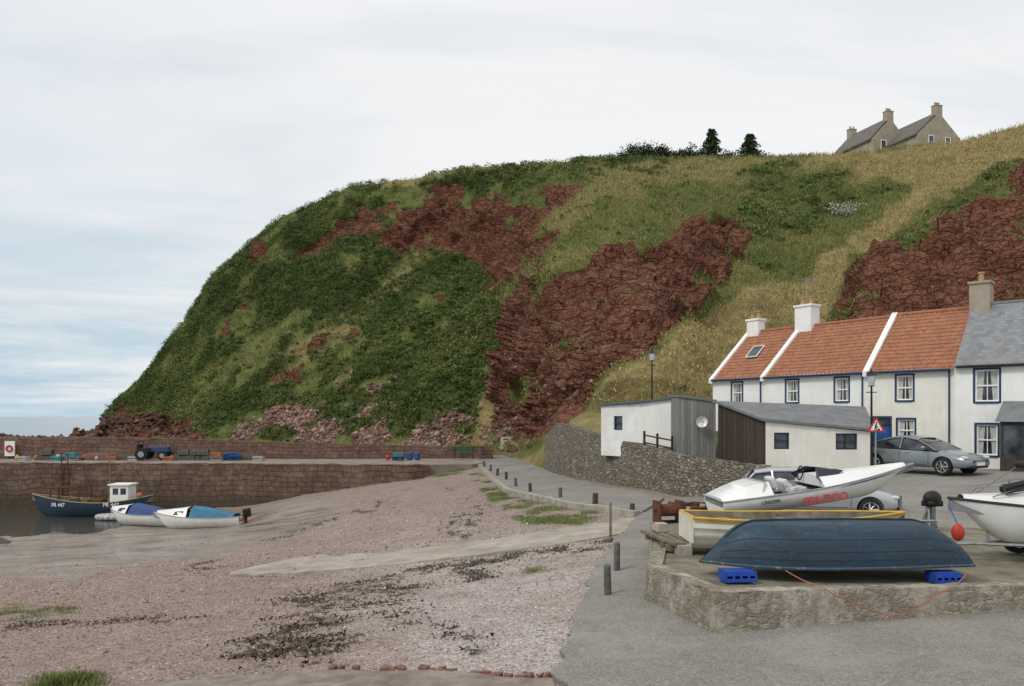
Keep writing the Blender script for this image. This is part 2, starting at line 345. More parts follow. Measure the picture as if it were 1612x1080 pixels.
grass=gm([(735,742),(765,748),(800,780),(880,800),(960,810),(950,822),(880,832),(830,828),(795,808),(760,775)],50)*sst(fbm(P0*.9,4,8).reshape(PX.shape),.36,.54)
grass=np.maximum(grass,gm([(650,735),(720,730),(740,742),(700,752),(655,750)],30))
grass=np.maximum(grass,gm([(-50,950),(60,950),(130,962),(60,972),(-50,975)],60)*.9*frag)
grass=np.maximum(grass,gm([(820,890),(870,882),(880,890),(830,900)],60)*.9*frag2)
grass=np.maximum(grass,gm([(60,1064),(145,1062),(150,1100),(50,1100)],20))
grass=np.maximum(grass,gm([(1100,770),(1215,765),(1215,792),(1110,790)],20))
wet=np.clip(gm([(-400,790),(420,800),(500,790),(560,800),(480,835),(400,868),(230,890),(0,915),(-400,940)],120,8)*1.0,0,1)
lightp=sst(PX+wx*300,430,760)*sst(PY,780,900)
Zg=Zg+(fbm(P0*1.3,4,77).reshape(PX.shape)-.5)*.16*sst(-PX,-1000,-850)*(.4+.6*(1-wet))+(fbm(P0*.35,3,78).reshape(PX.shape)-.5)*.22*sst(-PX,-900,-500)+weed*.03*frag
Zg=Zg+wet*(fbm(P0*np.array([.3,.9,1]),4,79).reshape(PX.shape)-.5)*.16
t=NT('beach_shingle',.9); p=t.n('ShaderNodeNewGeometry').outputs['Position']; z=t.sep(t.attr('zone')); z2=t.sep(t.attr('zone_extra'))
peb=t.sep(t.vor(p,24,'F1','Color')); pe=t.vor(p,24,'F1'); peb2=t.sep(t.vor(p,8,'F1','Color'))
c=t.mix(peb[0],(.375,.28,.24),(.22,.155,.135)); c=t.mix(t.ramp(peb[1],(.7,0.),(.9,.8)),c,(.48,.43,.39)); c=t.mix(t.ramp(peb2[2],(.7,0.),(.9,.4)),c,(.16,.12,.10))
cl2=t.mix(peb[0],(.50,.43,.40),(.3,.245,.225)); cl2=t.mix(t.ramp(peb[1],(.6,0.),(.85,.8)),cl2,(.6,.565,.53)); c=t.mix(z2[0],c,cl2)
c=t.mix(t.ramp(t.noise(p,.45,6,.7),(.42,0.),(.62,.5)),c,(.26,.19,.155))
c=t.mix(t.ramp(t.noise(t.mp(p,(.6,1.6,1)),.9,5,.7),(.55,0.),(.68,.5)),c,(.17,.13,.105))
mud=t.ramp(t.noise(t.mp(p,(.6,1.5,1)),.6,5),(.35,(.15,.12,.095)),(.6,(.28,.23,.185))); c=t.mix(z[2],c,t.mix(t.ramp(peb[2],(.7,0.),(.9,.5)),mud,(.26,.21,.17)))
c=t.mix(t.ramp(t.ma('ADD',z[0],t.ma('MULTIPLY',t.ma('SUBTRACT',t.noise(p,7,5,.7),.5),1.4)),(.45,0.),(.65,.85)),c,t.mix(t.noise(p,12,3),(.03,.024,.016),(.10,.08,.05)))
c=t.mix(t.ramp(t.ma('ADD',z[1],t.ma('MULTIPLY',t.ma('SUBTRACT',t.noise(p,6,4),.5),.9)),(.4,0.),(.62,1.)),c,t.mix(t.noise(p,5,4),(.09,.13,.035),(.24,.24,.1)))
t.col(c); wr_=t.ramp(t.noise(t.mp(p,(.5,1.6,1)),.7,4),(.4,.12),(.58,.55)); t.set(t.b.inputs['Roughness'],t.mix(t.ramp(z[2],(.2,0.),(.8,1.)),(.9,.9,.9),wr_))
bm_=t.n('ShaderNodeBump'); bm_.inputs['Distance'].default_value=.05; t.set(bm_.inputs['Strength'],t.ma('SUBTRACT',.75,t.ma('MULTIPLY',z[2],.65))); t.set(bm_.inputs['Height'],t.ma('ADD',t.ma('MULTIPLY',pe,-1.),t.noise(p,3,4))); t.t.links.new(bm_.outputs[0],t.b.inputs['Normal'])
gobj=npmesh('beach_ground',np.stack([Xg,Yg,Zg],-1).reshape(-1,3),grid_faces(*PX.shape)[:,::-1],t.m,{'zone':np.stack([weed,grass,wet],-1).reshape(-1,3),'zone_extra':np.stack([lightp]*3,-1).reshape(-1,3)},True)
gobj['kind']='structure'
# ------------------------------------------------------------------ hillside
cols=[-260,140,165,220,290,340,390,450,550,600,740,775,800,830,850,880,940,1000,1065,1140,1205,1250,1320,1500,1560,1612,1800,2150]
Y0=[66,66,66,66,66,66,66,66,66,65,65,65,64,58,52.5,48.4,42.5,38,34.5,32.6,31.0,47,46,43,42,41,40,40]
Z0=[-1,-1,0,1.5,2.3,2.5,2.7,2.8,3,3,3.1,3.2,3.2,3.1,3.2,5.8,5.3,5.05,4.7,4.5,4.4,4.2,4.2,4.3,4.3,4.4,4.4,4.4]
Y1=[80,90,150,135,118,112,106,100,92,88,80,73,68,61,55.5,53,50,48,47,47,50,54,52,49,48,47,45,44]
Z1=[.0,.0,2.5,3,3.2,3.2,3.3,3.3,3.3,3.3,3.4,3.4,3.5,4.0,4.8,7.2,6.8,6.8,6.4,6.2,6,6,6,6,6,6,6,6]
YS=[118,140,185,178,168,160,156,150,143,140,133,131,130,129,128,126,123,121,119,117,116,115,113,110,109,108,104,100]
PS=[697,689,664,600,510,432,387,340,297,290,266,264,262,260,259,257,252,250,249,248,248,247,243,226,212,197,150,100]
hx=np.linspace(-260,2150,900); I=lambda a: np.interp(hx,cols,a)
y0,z0,y1,z1,ys,ps=map(I,(Y0,Z0,Y1,Z1,YS,PS)); p1=655+(H-z1)*F/y1
NB=350; tt=np.linspace(0,1,NB)[:,None]
PYh=p1+(ps-p1)*tt; PXh=np.broadcast_to(hx,PYh.shape)
pe=1+.55*np.exp(-((hx-960)/170)**2)
Yh=y1+(ys-y1)*tt**pe
e1=np.interp(PYh.ravel(),[240,290,350,430,500,660,700],[960,915,872,803,787,776,770]).reshape(PYh.shape)
D=-8*sst(PXh-e1,-8,26)*sst(tt,0,.4)*(1-sst(tt,.75,1))*(1-sst(PXh,1000,1250))
e2=np.interp(PYh.ravel(),[190,240,300,370,420,500],[1720,1630,1545,1425,1350,1318]).reshape(PYh.shape)
D=D-8*sst(PXh-e2,-5,30)*sst(tt,0,.12)*(1-sst(tt,.85,1))
Yh=Yh+D
Yh=Yh+5*np.exp(-((PXh-740)/90)**2-((PYh-400)/70)**2)+3*np.exp(-((PXh-560-(PYh-500)*-.8)/30)**2)*sst(tt,.1,.3)*(1-sst(tt,.7,.9))
Zh=H+(655-PYh)/F*Yh
Xh=(PXh-806)/F*Yh
sA=np.linspace(0,1,14)[:-1,None]; YA=y0+(y1-y0)*sA; ZA=z0+(z1-z0)*sA; 
sk=np.concatenate([YA[:1],YA]); skz=np.concatenate([ZA[:1]-4,ZA]); XA=(hx-806)/F*sk
sC=(np.linspace(0,1,26)[1:,None])**1.5; YC=ys+sC*140; zs=Zh[-1]
fl=np.interp(hx,[-260,150,600,740],[1,1,.45,0]); ZC=zs+sC*3*(1-fl)-(zs+4)*fl*np.minimum(1,sC*1.6)**1.2; XC=(hx-806)/F*YC
XX=np.concatenate([XA,Xh,XC]); YY=np.concatenate([sk,Yh,YC]); ZZ=np.concatenate([skz,Zh,ZC])
rA=len(sk); Pc=np.stack([XX,YY,ZZ],-1); PXf=np.broadcast_to(hx,XX.shape); PYf=655+(H-ZZ)*F/YY; PYf=np.where(np.arange(len(XX))[:,None]>=rA+NB,ps,PYf)
q=Pc.reshape(-1,3); SH=XX.shape
wx=(fbm(q*.22,5,41)-.5).reshape(SH)*90; wy=(fbm(q*.22+31,5,42)-.5).reshape(SH)*90
def hm(poly,am=1,b=2): return blur(inpoly(PXf+wx*am,PYf+wy*am,poly).astype(float),b)
R=[[(778,665),(776,560),(788,495),(820,460),(880,435),(960,405),(1055,400),(1072,365),(1090,332),(1112,350),(1168,335),(1172,400),(1140,450),(1085,500),(1000,560),(940,620),(885,672),(800,690)],
 [(590,380),(640,335),(700,295),(760,318),(830,332),(905,288),(925,300),(872,352),(852,400),(805,440),(785,470),(765,425),(720,390),(660,400),(610,400)],
 [(465,405),(500,370),(560,330),(610,325),(590,360),(530,385),(480,420)],
 [(1318,505),(1330,440),(1360,402),(1420,412),(1475,368),(1545,325),(1612,262),(1900,190),(2200,150),(2200,560),(1318,560)],
 [(380,395),(430,375),(440,390),(400,430)],[(150,700),(160,668),(205,645),(300,668),(330,700)]]
rock=np.maximum.reduce([hm(r,.7) for r in R]); rock=np.where(PXf<170,1.,rock)
scree=hm([(300,705),(400,672),(470,625),(545,585),(600,600),(640,600),(560,650),(700,645),(790,668),(800,712)],1.0)
straw=hm([(1250,250),(1400,235),(1612,190),(2200,90),(2200,180),(1612,250),(1545,285),(1430,350),(1340,400),(1310,500),(1200,620),(820,740),(815,722),(860,690),(950,620),(1080,510),(1180,462),(1265,430),(1340,375),(1430,310),(1400,285)],.6,4)
straw=np.maximum(straw,.6*hm([(930,262),(1230,250),(1420,240),(1500,245),(1420,290),(1250,262),(1100,290),(930,320),(850,400),(880,340)],.8,4))
straw=np.maximum(straw,.6*hm([(655,398),(690,410),(560,525),(440,605),(380,630),(520,505),(600,435)],.9,4))
straw=np.maximum(straw,.4*hm([(800,470),(830,420),(900,390),(980,390),(900,430)],1))
straw=np.maximum(straw,np.where((PYf-ps<9+wx*.1)&(PXf>600),.7,0)*(PXf<900))
straw=np.maximum(straw,.9*hm([(740,700),(780,560),(790,620),(770,700)],.5))
straw=np.maximum(straw,.3*sst(fbm(q*np.array([.12,.12,.12])+9,5,55).reshape(SH),.5,.66)*(PXf<900)*(PXf>230))
straw=np.maximum(straw,.3*sst(fbm(q*.2+19,5,56).reshape(SH),.45,.6)*(PXf>900))
bush=hm([(150,690),(190,600),(280,480),(340,400),(450,320),(560,280),(740,255),(980,235),(1060,262),(930,275),(860,300),(800,320),(700,300),(620,350),(600,400),(720,395),(770,430),(795,480),(770,560),(760,690)],.5)
bush=np.maximum(bush,.5*hm([(1160,280),(1280,262),(1400,300),(1300,330),(1340,350),(1240,400),(1180,400)],1.6,4))
bush=np.maximum(bush,.7*hm([(1340,400),(1400,370),(1500,320),(1612,240),(1900,150),(1900,180),(1612,262),(1475,365),(1420,405)],.8))
bush=np.maximum(bush,.7*hm([(820,470),(900,430),(880,470),(840,490)],1))
bn=fbm(q*.17,6,66).reshape(SH); bush=bush*sst(bn,.35,.50)*(1-.8*straw)
rock=rock*(sst(fbm(q*np.array([.25,.25,.35]),5,91).reshape(SH),.27,.37)); 
rock2=hm([(560,420),(640,380),(800,300),(900,300),(850,480),(700,470)],1.6)*sst(fbm(q*.3+5,4,12).reshape(SH),.5,.6)
rock3=sst(fbm(q*.17+25,5,13).reshape(SH),.67,.72)*(PXf<760)*(PXf>240)*(PYf>ps+30)
rock=np.maximum(rock,np.maximum(rock2,rock3)*.8*(1-bush)); scr=scree*(1-rock)*sst(fbm(q*.3,5,92).reshape(SH),.42,.56); bush=bush*(1-rock)*(1-scr)
du=np.gradient(Pc,axis=1); dv=np.gradient(Pc,axis=0); nr=np.cross(du,dv); nr/=np.linalg.norm(nr,axis=-1,keepdims=True)+1e-9
sgn=np.sign(-(nr[...,1:2])+1e-6+nr[...,2:3]*2); nr=nr*np.where(sgn==0,1,sgn)
wp=q+(np.stack([fbm(q*.5,3,i) for i in (1,2,3)],-1)-.5)*.9
wp=wp@np.array([[1,0,.20],[0,1,.1],[-.20,0,1]])
mB=blur(rock,1); mk=(mB.ravel()>.02); bl=np.zeros(len(q)); sc_=np.array([1,1,1.6])
for f,a in ((.17,1.7),(.42,1.1),(.95,.6)): bl[mk]+=a*facet(wp[mk]*sc_*f,int(f*1000),1.1)
rk=(bl+(fbm(q*.1,3,8)-.5)*3.0).reshape(SH)
gr=((fbm(q*.12,3,9)-.5)*4.5+(fbm(q*.6,3,10)-.5)*.9).reshape(SH); bs=(sst(fbm(q*.75,3,14),.4,.6)*.6).reshape(SH)
disp=mB*rk+(1-mB)*(gr+bush*bs+scr*(fbm(q*1.6,3,5).reshape(SH)-.5)*.6)
edge=np.ones(SH); edge[:rA]=0; edge[rA:rA+30]=np.linspace(0,1,30)[:,None]; edge[rA+NB-25:rA+NB]=np.linspace(1,.25,25)[:,None]; edge[rA+NB:]=.25
Pc=Pc+nr*(disp*edge)[...,None]
# recess map: how far the displaced rock sits behind its own smoothed surface
rec=np.clip((blur(rk,10)-rk)*1.1,-1,1)*.5+.5
t=NT('hillside_ground',.95,0,.15); p=t.n('ShaderNodeNewGeometry').outputs['Position']; z=t.sep(t.attr('zone')); zb=t.sep(t.attr('zone_extra'))
nf=t.ma('SUBTRACT',t.noise(p,1.3,6,.75),.5)
grassc=t.ramp(t.noise(p,.4,7,.75),(.33,(.085,.12,.03)),(.5,(.14,.165,.05)),(.65,(.215,.20,.075)))
strawc=t.ramp(t.noise(t.mp(p,(1,1,1.6)),.8,7,.78),(.3,(.19,.17,.065)),(.47,(.31,.255,.11)),(.65,(.45,.365,.175)))
bushc=t.ramp(t.noise(p,1.2,5,.7),(.35,(.05,.07,.02)),(.6,(.10,.13,.038)))
rp=t.mp(p,(1,1,2.0),(0,.2,0)); nvv=t.n('ShaderNodeTexNoise'); nvv.inputs['Scale'].default_value=1.2; t.set(nvv.inputs['Vector'],p); vmm=t.n('ShaderNodeVectorMath',operation='MULTIPLY_ADD'); t.set(vmm.inputs[0],nvv.outputs['Color']); vmm.inputs[1].default_value=(.7,.7,.7); t.set(vmm.inputs[2],rp); rp=vmm.outputs[0]
cr=t.vor(rp,.75,'DISTANCE_TO_EDGE'); rcell=t.sep(t.vor(rp,.75,'F1','Color')); cr2=t.vor(rp,2.0,'DISTANCE_TO_EDGE')
rc=t.ramp(t.noise(p,.7,9,.8),(.3,(.095,.038,.025)),(.46,(.20,.080,.050)),(.62,(.30,.140,.092))); rc=t.mix(t.ma('MULTIPLY',rcell[0],.45),rc,(.26,.11,.07))
rc=t.mix(t.ramp(t.noise(p,.16,5,.7),(.5,0.),(.65,.5)),rc,(.25,.15,.10)); rc=t.mix(t.ramp(t.noise(p,.33,6,.75),(.58,0.),(.7,.3)),rc,(.12,.10,.045))
rc=t.mix(t.ramp(cr,(.0,.75),(.045,0.)),rc,(.035,.016,.012)); rc=t.mix(t.ramp(cr2,(.0,.5),(.04,0.)),rc,(.05,.022,.016))
scc=t.ramp(t.noise(p,3.5,5,.8),(.35,(.15,.09,.065)),(.5,(.25,.165,.125)),(.65,(.36,.265,.215)))
c=t.mix(t.ramp(t.ma('ADD',z[2],nf),(.2,0.),(.8,1.)),grassc,strawc)
c=t.mix(t.ramp(t.ma('ADD',z[1],nf),(.3,0.),(.65,1.)),c,bushc)
c=t.mix(t.ramp(t.ma('ADD',zb[0],nf),(.42,0.),(.6,1.)),c,scc)
rm=t.ramp(t.ma('ADD',z[0],t.ma('MULTIPLY',nf,1.1)),(.42,0.),(.54,1.)); c=t.mix(rm,c,rc)
t.col(c); hgt=t.mix(rm,t.noise(p,2.5,5,.8),t.ma('ADD',t.noise(p,1.6,7,.7),t.ma('ADD',t.ramp(cr,(.0,0.),(.10,.6)),t.ramp(cr2,(.0,0.),(.08,.3))))); t.bump(hgt,.9,.45)
hill=npmesh('hillside',Pc.reshape(-1,3),grid_faces(*SH)[:,::-1],t.m,{'zone':np.stack([rock,bush,straw],-1).reshape(-1,3),'zone_extra':np.stack([scr]*3,-1).reshape(-1,3)},False)
hill['kind']='structure'
# ------------------------------------------------------------------ foliage stuff
def tris(C,size,tint,up=0.0,flat=1.0):
    n=len(C); a=rng.normal(size=(n,3)); b=rng.normal(size=(n,3)); a/=np.linalg.norm(a,axis=1,keepdims=True); b/=np.linalg.norm(b,axis=1,keepdims=True)
    a[:,2]*=flat; s=np.asarray(size).reshape(-1,1)*np.ones((n,1))
    V=np.stack([C-a*s*.5-b*s*.25,C+a*s*.5-b*s*.25,C+b*s*.6],1).reshape(-1,3)
    return V,np.arange(3*n).reshape(-1,3),np.repeat(tint,3,axis=0)
def pick(mask,n):
    ar=np.linalg.norm(np.cross(np.gradient(Pc,axis=1),np.gradient(Pc,axis=0)),axis=-1); w_=(mask*ar*(edge>0)); w_[rA+NB+2:]=0
    w_=w_.ravel(); return rng.choice(len(w_),n,p=w_/w_.sum())
pf=Pc.reshape(-1,3)
bm_=np.where(bush>.25,bush,0)*(PXf>150)+.03*(1-rock)*(1-scr)*(PXf>200)*(PXf<1100)
idx=pick(bm_,12500); B=pf[idx]; rad=rng.uniform(.25,.8,len(B))*np.clip(B[:,1]/110,.7,1.3); K=36
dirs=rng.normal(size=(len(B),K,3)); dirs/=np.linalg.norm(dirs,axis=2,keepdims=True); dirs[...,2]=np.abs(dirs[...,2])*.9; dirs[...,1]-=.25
rr=rng.uniform(.6,1.05,(len(B),K,1)); C=(B[:,None]+dirs*rad[:,None,None]*rr).reshape(-1,3)
pal=np.array([(.088,.122,.036),(.115,.155,.047),(.14,.175,.058),(.07,.1,.03),(.18,.185,.068)])*1.12
big=fbm(B*.12,4,71); ci=np.clip((big-.32)/.36*4+rng.normal(size=len(B))*.7,0,4.99).astype(int); order=np.array([3,0,1,2,4]); tn=pal[order[ci]]
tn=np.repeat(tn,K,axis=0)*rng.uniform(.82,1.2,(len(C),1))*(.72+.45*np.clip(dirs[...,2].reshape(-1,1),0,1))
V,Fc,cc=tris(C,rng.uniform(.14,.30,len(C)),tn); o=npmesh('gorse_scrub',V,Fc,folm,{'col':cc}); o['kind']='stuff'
gmk=(1-rock)*(1-scr)*(1-bush*.8)*(PXf>170); gmk=gmk*np.where(PXf>830,1.6,.6)
idx=pick(gmk,75000); B=pf[idx]; st=straw.ravel()[idx]; K=4
off=rng.normal(size=(len(B),K,3))*.18; C=B[:,None]+off; C=C.reshape(-1,3); n=len(C); hgt=rng.uniform(.12,.36,n)*np.clip(C[:,1]/90,.6,1.2)
lean=rng.normal(size=(n,3))*.35; side=rng.normal(size=(n,3)); side[:,2]=0; side/=np.linalg.norm(side,axis=1,keepdims=True)
up=np.stack([lean[:,0],lean[:,1]-.1,np.ones(n)],1)*hgt[:,None]
V=np.stack([C-side*.055,C+side*.055,C+up],1).reshape(-1,3)
gs=np.repeat(np.clip(st*.95+rng.normal(size=len(st))*.12,0,1),K)[:,None]; tn=(gs*np.array([[.41,.33,.155]])+(1-gs)*np.where(rng.random((n,1))<.35,np.array([[.24,.225,.085]]),np.array([[.135,.165,.05]])))*rng.uniform(.75,1.25,(n,1))
o=npmesh('hillside_grass',V,np.arange(3*n).reshape(-1,3),folm,{'col':np.repeat(tn,3,axis=0)}); o['kind']='stuff'
def turf(name,pts,k,h,spread,pal):
    B=np.repeat(np.array(pts),k,axis=0); n=len(B); B=B+rng.normal(size=(n,3))*np.array([spread,spread,0]); B[:,2]=gnd(B[:,0],B[:,1])-.01
    side=rng.normal(size=(n,3)); side[:,2]=0; side/=np.linalg.norm(side,axis=1,keepdims=True); hh=rng.uniform(.5,1,n)*h
    up=np.stack([rng.normal(size=n)*.4,rng.normal(size=n)*.4,np.ones(n)],1)*hh[:,None]; wd=h*.06
    V=np.stack([B-side*wd,B+side*wd,B+up],1).reshape(-1,3); tn=np.array(pal)[rng.choice(len(pal),n)]*rng.uniform(.7,1.3,(n,1))
    o=npmesh(name,V,np.arange(3*n).reshape(-1,3),folm,{'col':np.repeat(tn,3,axis=0)}); o['kind']='stuff'; return o
gp=[(.12,.17,.045),(.16,.21,.07),(.08,.12,.03),(.28,.26,.12)]
GV=np.stack([Xg,Yg,Zg],-1).reshape(-1,3)
mk=grass.ravel()*Yg.ravel()**2*(PX.ravel()<1250)*(Yg.ravel()<60)*(grass.ravel()>.4); ii=rng.choice(len(mk),9000,p=mk/mk.sum())
turf('shore_grass',GV[ii],4,.11,.12,gp)
a=G(105,1080); turf('grass_tuft',[(a.x,a.y,a.z)],800,.24,.11,gp)
pts=[]
for (xa,ya),(xb,yb) in (((2.5,48),(4.3,41.8)),((5.7,37.5),(8.4,31.6)),((2.45,14.3),(3.05,12.3)),((3.3,12.2),(8.7,13.1))):
    for k in range(26):
        if rng.random()<.55: f=rng.random(); pts.append((xa+(xb-xa)*f-.15,ya+(yb-ya)*f-.15,0))
turf('wall_foot_weeds',pts,12,.12,.09,gp)
mk=(weed.ravel()>.5)*Yg.ravel()**1.2; ii=rng.choice(len(mk),7500,p=mk/mk.sum()); B=GV[ii]+rng.normal(size=(7500,3))*np.array([.24,.13,.006]); B[:,2]=gnd(B[:,0],B[:,1])+(GV[ii][:,2]-gnd(GV[ii][:,0],GV[ii][:,1]))+.012
pal=np.array([(.03,.024,.016),(.06,.047,.028),(.10,.08,.045)]); V,Fc,cc=tris(B,rng.uniform(.03,.09,len(B)),pal[rng.choice(3,len(B))],flat=.2); o=npmesh('seaweed',V,Fc,folm,{'col':cc}); o['kind']='stuff'
n=34000; mk=(PX.ravel()<960)*(PX.ravel()>-60)*(PY.ravel()<1085)*(1-wet.ravel()*.8)*np.clip(Yg.ravel(),0,26)**1.5*(Yg.ravel()<48); ii=rng.choice(len(mk),n,p=mk/mk.sum()); B=GV[ii]+rng.normal(size=(n,3))*np.array([.05,.05,0])
oc=np.array([(1,0,0),(.3,.95,0),(-.8,.6,0),(-.8,-.6,0),(.3,-.95,0),(0,0,.7),(0,0,-.7)],float); ofc=[(i,(i+1)%5,5) for i in range(5)]+[((i+1)%5,i,6) for i in range(5)]
s=rng.uniform(.012,.03,n)*np.clip(B[:,1]/18,.8,1.5)*np.where(rng.random(n)<.03,2.2,1); an=rng.uniform(0,6.3,n); V=oc[None]*s[:,None,None]*rng.uniform(.7,1.2,(n,7,1))
V=np.stack([V[...,0]*np.cos(an)[:,None]-V[...,1]*np.sin(an)[:,None],V[...,0]*np.sin(an)[:,None]+V[...,1]*np.cos(an)[:,None],V[...,2]],-1)+B[:,None]
Fc=(np.array(ofc)[None]+7*np.arange(n)[:,None,None]).reshape(-1,3)
pal=np.array([(.39,.29,.25),(.26,.19,.165),(.48,.44,.41),(.36,.30,.275),(.17,.135,.12),(.58,.55,.52)])
lp=lightp.ravel()[ii]; ch=rng.choice(6,n,p=[.3,.27,.07,.22,.13,.01]); ch2=rng.choice(6,n,p=[.2,.12,.25,.3,.08,.05]); ch=np.where(rng.random(n)<lp,ch2,ch)
o=npmesh('beach_pebbles',V.reshape(-1,3),Fc,folm,{'col':np.repeat(pal[ch],7,axis=0)},True); o['kind']='stuff'
def boulders(name,mask,n,s0,s1,pal):
    idx=pick(mask,n); B=pf[idx]; s=rng.uniform(s0,s1,n)*np.where(rng.random(n)<.08,2,1)
    V=oc[None]*s[:,None,None]*rng.uniform(.6,1.3,(n,7,1)); V=V+B[:,None]; tn=np.array(pal)[rng.choice(len(pal),n)]*rng.uniform(.7,1.2,(n,1))
    o=npmesh(name,V.reshape(-1,3),(np.array(ofc)[None]+7*np.arange(n)[:,None,None]).reshape(-1,3),folm,{'col':np.repeat(tn,7,axis=0)}); o['kind']='stuff'
boulders('scree_rocks',np.where(scr>.3,scr,0)+.01*rock*(PYf>560),9000,.08,.3,[(.25,.155,.12),(.19,.11,.08),(.34,.25,.205),(.13,.08,.06)])
boulders('shore_rocks',((PXf<330)&(PYf>664)&(PYf<708)&(PXf>-100)).astype(float),3500,.2,.55,[(.10,.065,.05),(.065,.05,.04),(.15,.095,.07)])
def near_hill(px,py):
    d=(PXf-px)**2+(PYf-py)**2; k=np.argmin(d); return Vector(Pc.reshape(-1,3)[k])
def leafy(name,parent,center,rx,ry,rz,n,size,pal,shape='ball',clumps=14):
    cs=[]
    for i in range(clumps):
        v=rng.normal(size=3); v/=np.linalg.norm(v); v*=rng.uniform(.3,.85); cs.append(v)
    cs=np.array(cs); k=rng.choice(clumps,n); P=cs[k]+rng.normal(size=(n,3))*.17; P=P*np.array([rx,ry,rz])
    if shape=='pine':
        h=rng.random(n)**.8; lay=np.floor(h*6)/6; fr_=(h*6)%1; r=(1.05-lay)**.85*(.45+.55*(1-fr_)); a=rng.uniform(0,6.3,n); r=r*np.sqrt(rng.random(n))*(.85+.35*np.sin(a*3+lay*11))
        P=np.stack([np.cos(a)*r*rx,np.sin(a)*r*ry,h*rz*2-rz+r*.12*rz],1)
    tn=np.array(pal)[rng.choice(len(pal),n)]*rng.uniform(.6,1.4,(n,1)); V,Fc,cc=tris(P+np.array(center),rng.uniform(.6,1.2,n)*size,tn)
    o=npmesh(name,V,Fc,folm,{'col':cc}); o.parent=parent; return o
pb=near_hill(1340,327); r=root('flowering_bush','sprawling bush with pale white blossom on the grassy slope','bush',pb)
leafy('crown',r,(0,0,.4),3.0,1.5,1.4,1100,.22,[(.5,.52,.45),(.4,.42,.35),(.2,.22,.12),(.6,.6,.55)],clumps=20)
g=Geo(); g.cyl((0,0,-.5),(0,0,.4),.08,.05,6).obj('trunk',woodbrown,r)
darkp=[(.028,.044,.021),(.042,.062,.027),(.06,.082,.038)]
def skyY(px): return np.interp(px,cols,YS),np.interp(px,cols,PS)
for px,hp,wd,kd in ((1120,50,27,'pine'),(1180,42,30,'pine'),(1000,31,30,'b'),(1022,26,28,'b'),(1042,29,28,'b'),(1068,23,34,'b'),(975,16,32,'b'),(1092,24,28,'b'),(1108,15,26,'b'),(1150,18,28,'b'),(1135,14,26,'b'),(1170,12,26,'b'),(1200,12,26,'b'),(1225,8,26,'b'),(1250,6,24,'b')):
    Y,p_=skyY(px); Y+=4; X=(px-806)/F*Y; zb_=H+(655-p_)/F*(Y-4)-.6; hh=hp/F*Y+1.2; ww=wd/F*Y
    if kd=='pine':
        r=root('pine_tree','dark conifer standing on the clifftop skyline','tree',(X,Y,zb_),group='clifftop conifers')
        Geo().cyl((0,0,-.5),(0,0,hh*.9),.16,.04,8).obj('trunk',darkwood,r); leafy('crown',r,(0,0,hh*.52),ww*1.15,ww*1.15,hh*.5,4200,.34,darkp,'pine')
    else:
        r=root('windswept_bush','dense dark green windswept bush on the cliff edge','bush',(X,Y,zb_),group='clifftop bushes')
        Geo().cyl((0,0,-.5),(0,0,hh*.5),.12,.05,8).obj('trunk',darkwood,r); leafy('crown',r,(0,0,hh*.5),ww*.95,ww*.6,hh*.6,2600,.3,darkp,clumps=20)
# ------------------------------------------------------------------ road / slip sheets
def gxy(*pp): return [tuple(G(a,b)[:2]) for a,b in pp]
t=NT('asphalt',.9,0,.25); p=t.n('ShaderNodeNewGeometry').outputs['Position']
c=t.ramp(t.noise(p,.5,6,.7),(.35,(.185,.177,.16)),(.65,(.265,.253,.23))); sp=t.sep(t.vor(p,45,'F1','Color')); c=t.mix(t.ramp(sp[0],(.55,0.),(.9,.5)),c,(.40,.38,.345)); c=t.mix(t.ramp(sp[1],(.7,0.),(.9,.45)),c,(.09,.087,.08))
cr=t.vor(t.mp(p,(1,1,1)),.2,'DISTANCE_TO_EDGE'); cm=t.ma('MULTIPLY',t.ramp(t.ma('ADD',cr,t.ma('MULTIPLY',t.ma('SUBTRACT',t.noise(p,3,6,.7),.5),.09)),(.0,.7),(.004,0.)),t.ramp(t.noise(p,.25,2),(.5,0.),(.6,.5)))
c=t.mix(cm,c,(.08,.072,.06)); c=t.mix(t.ramp(t.noise(t.mp(p,(.35,.9,1)),.8,6,.75),(.53,0.),(.68,.6)),c,(.33,.305,.265)); c=t.mix(t.ramp(t.noise(p,1.7,6,.75),(.56,0.),(.7,.5)),c,(.145,.137,.122)); t.col(c); t.bump(t.ma('ADD',t.noise(p,60,3),t.noise(p,2,3)),.5,.015); asph=t.m
Lr=[(1.2,4.5)]+gxy((868,1068),(905,965),(945,885),(975,843),(1005,815))+[(6.5,33.0),(8.2,32.5),(9.9,29.6),(9.9,33),(11,43)]
Rw=[(24,4.5),(24,12),(24,14),(24,17),(24,20),(24,24),(24,30),(24,31),(24,32),(24,33.5),(24,43)]
def ds(P,k=12):
    o=[]
    for a,b in zip(P[:-1],P[1:]):
        for i in range(k): o.append((a[0]+(b[0]-a[0])*i/k,a[1]+(b[1]-a[1])*i/k))
    return o+[P[-1]]
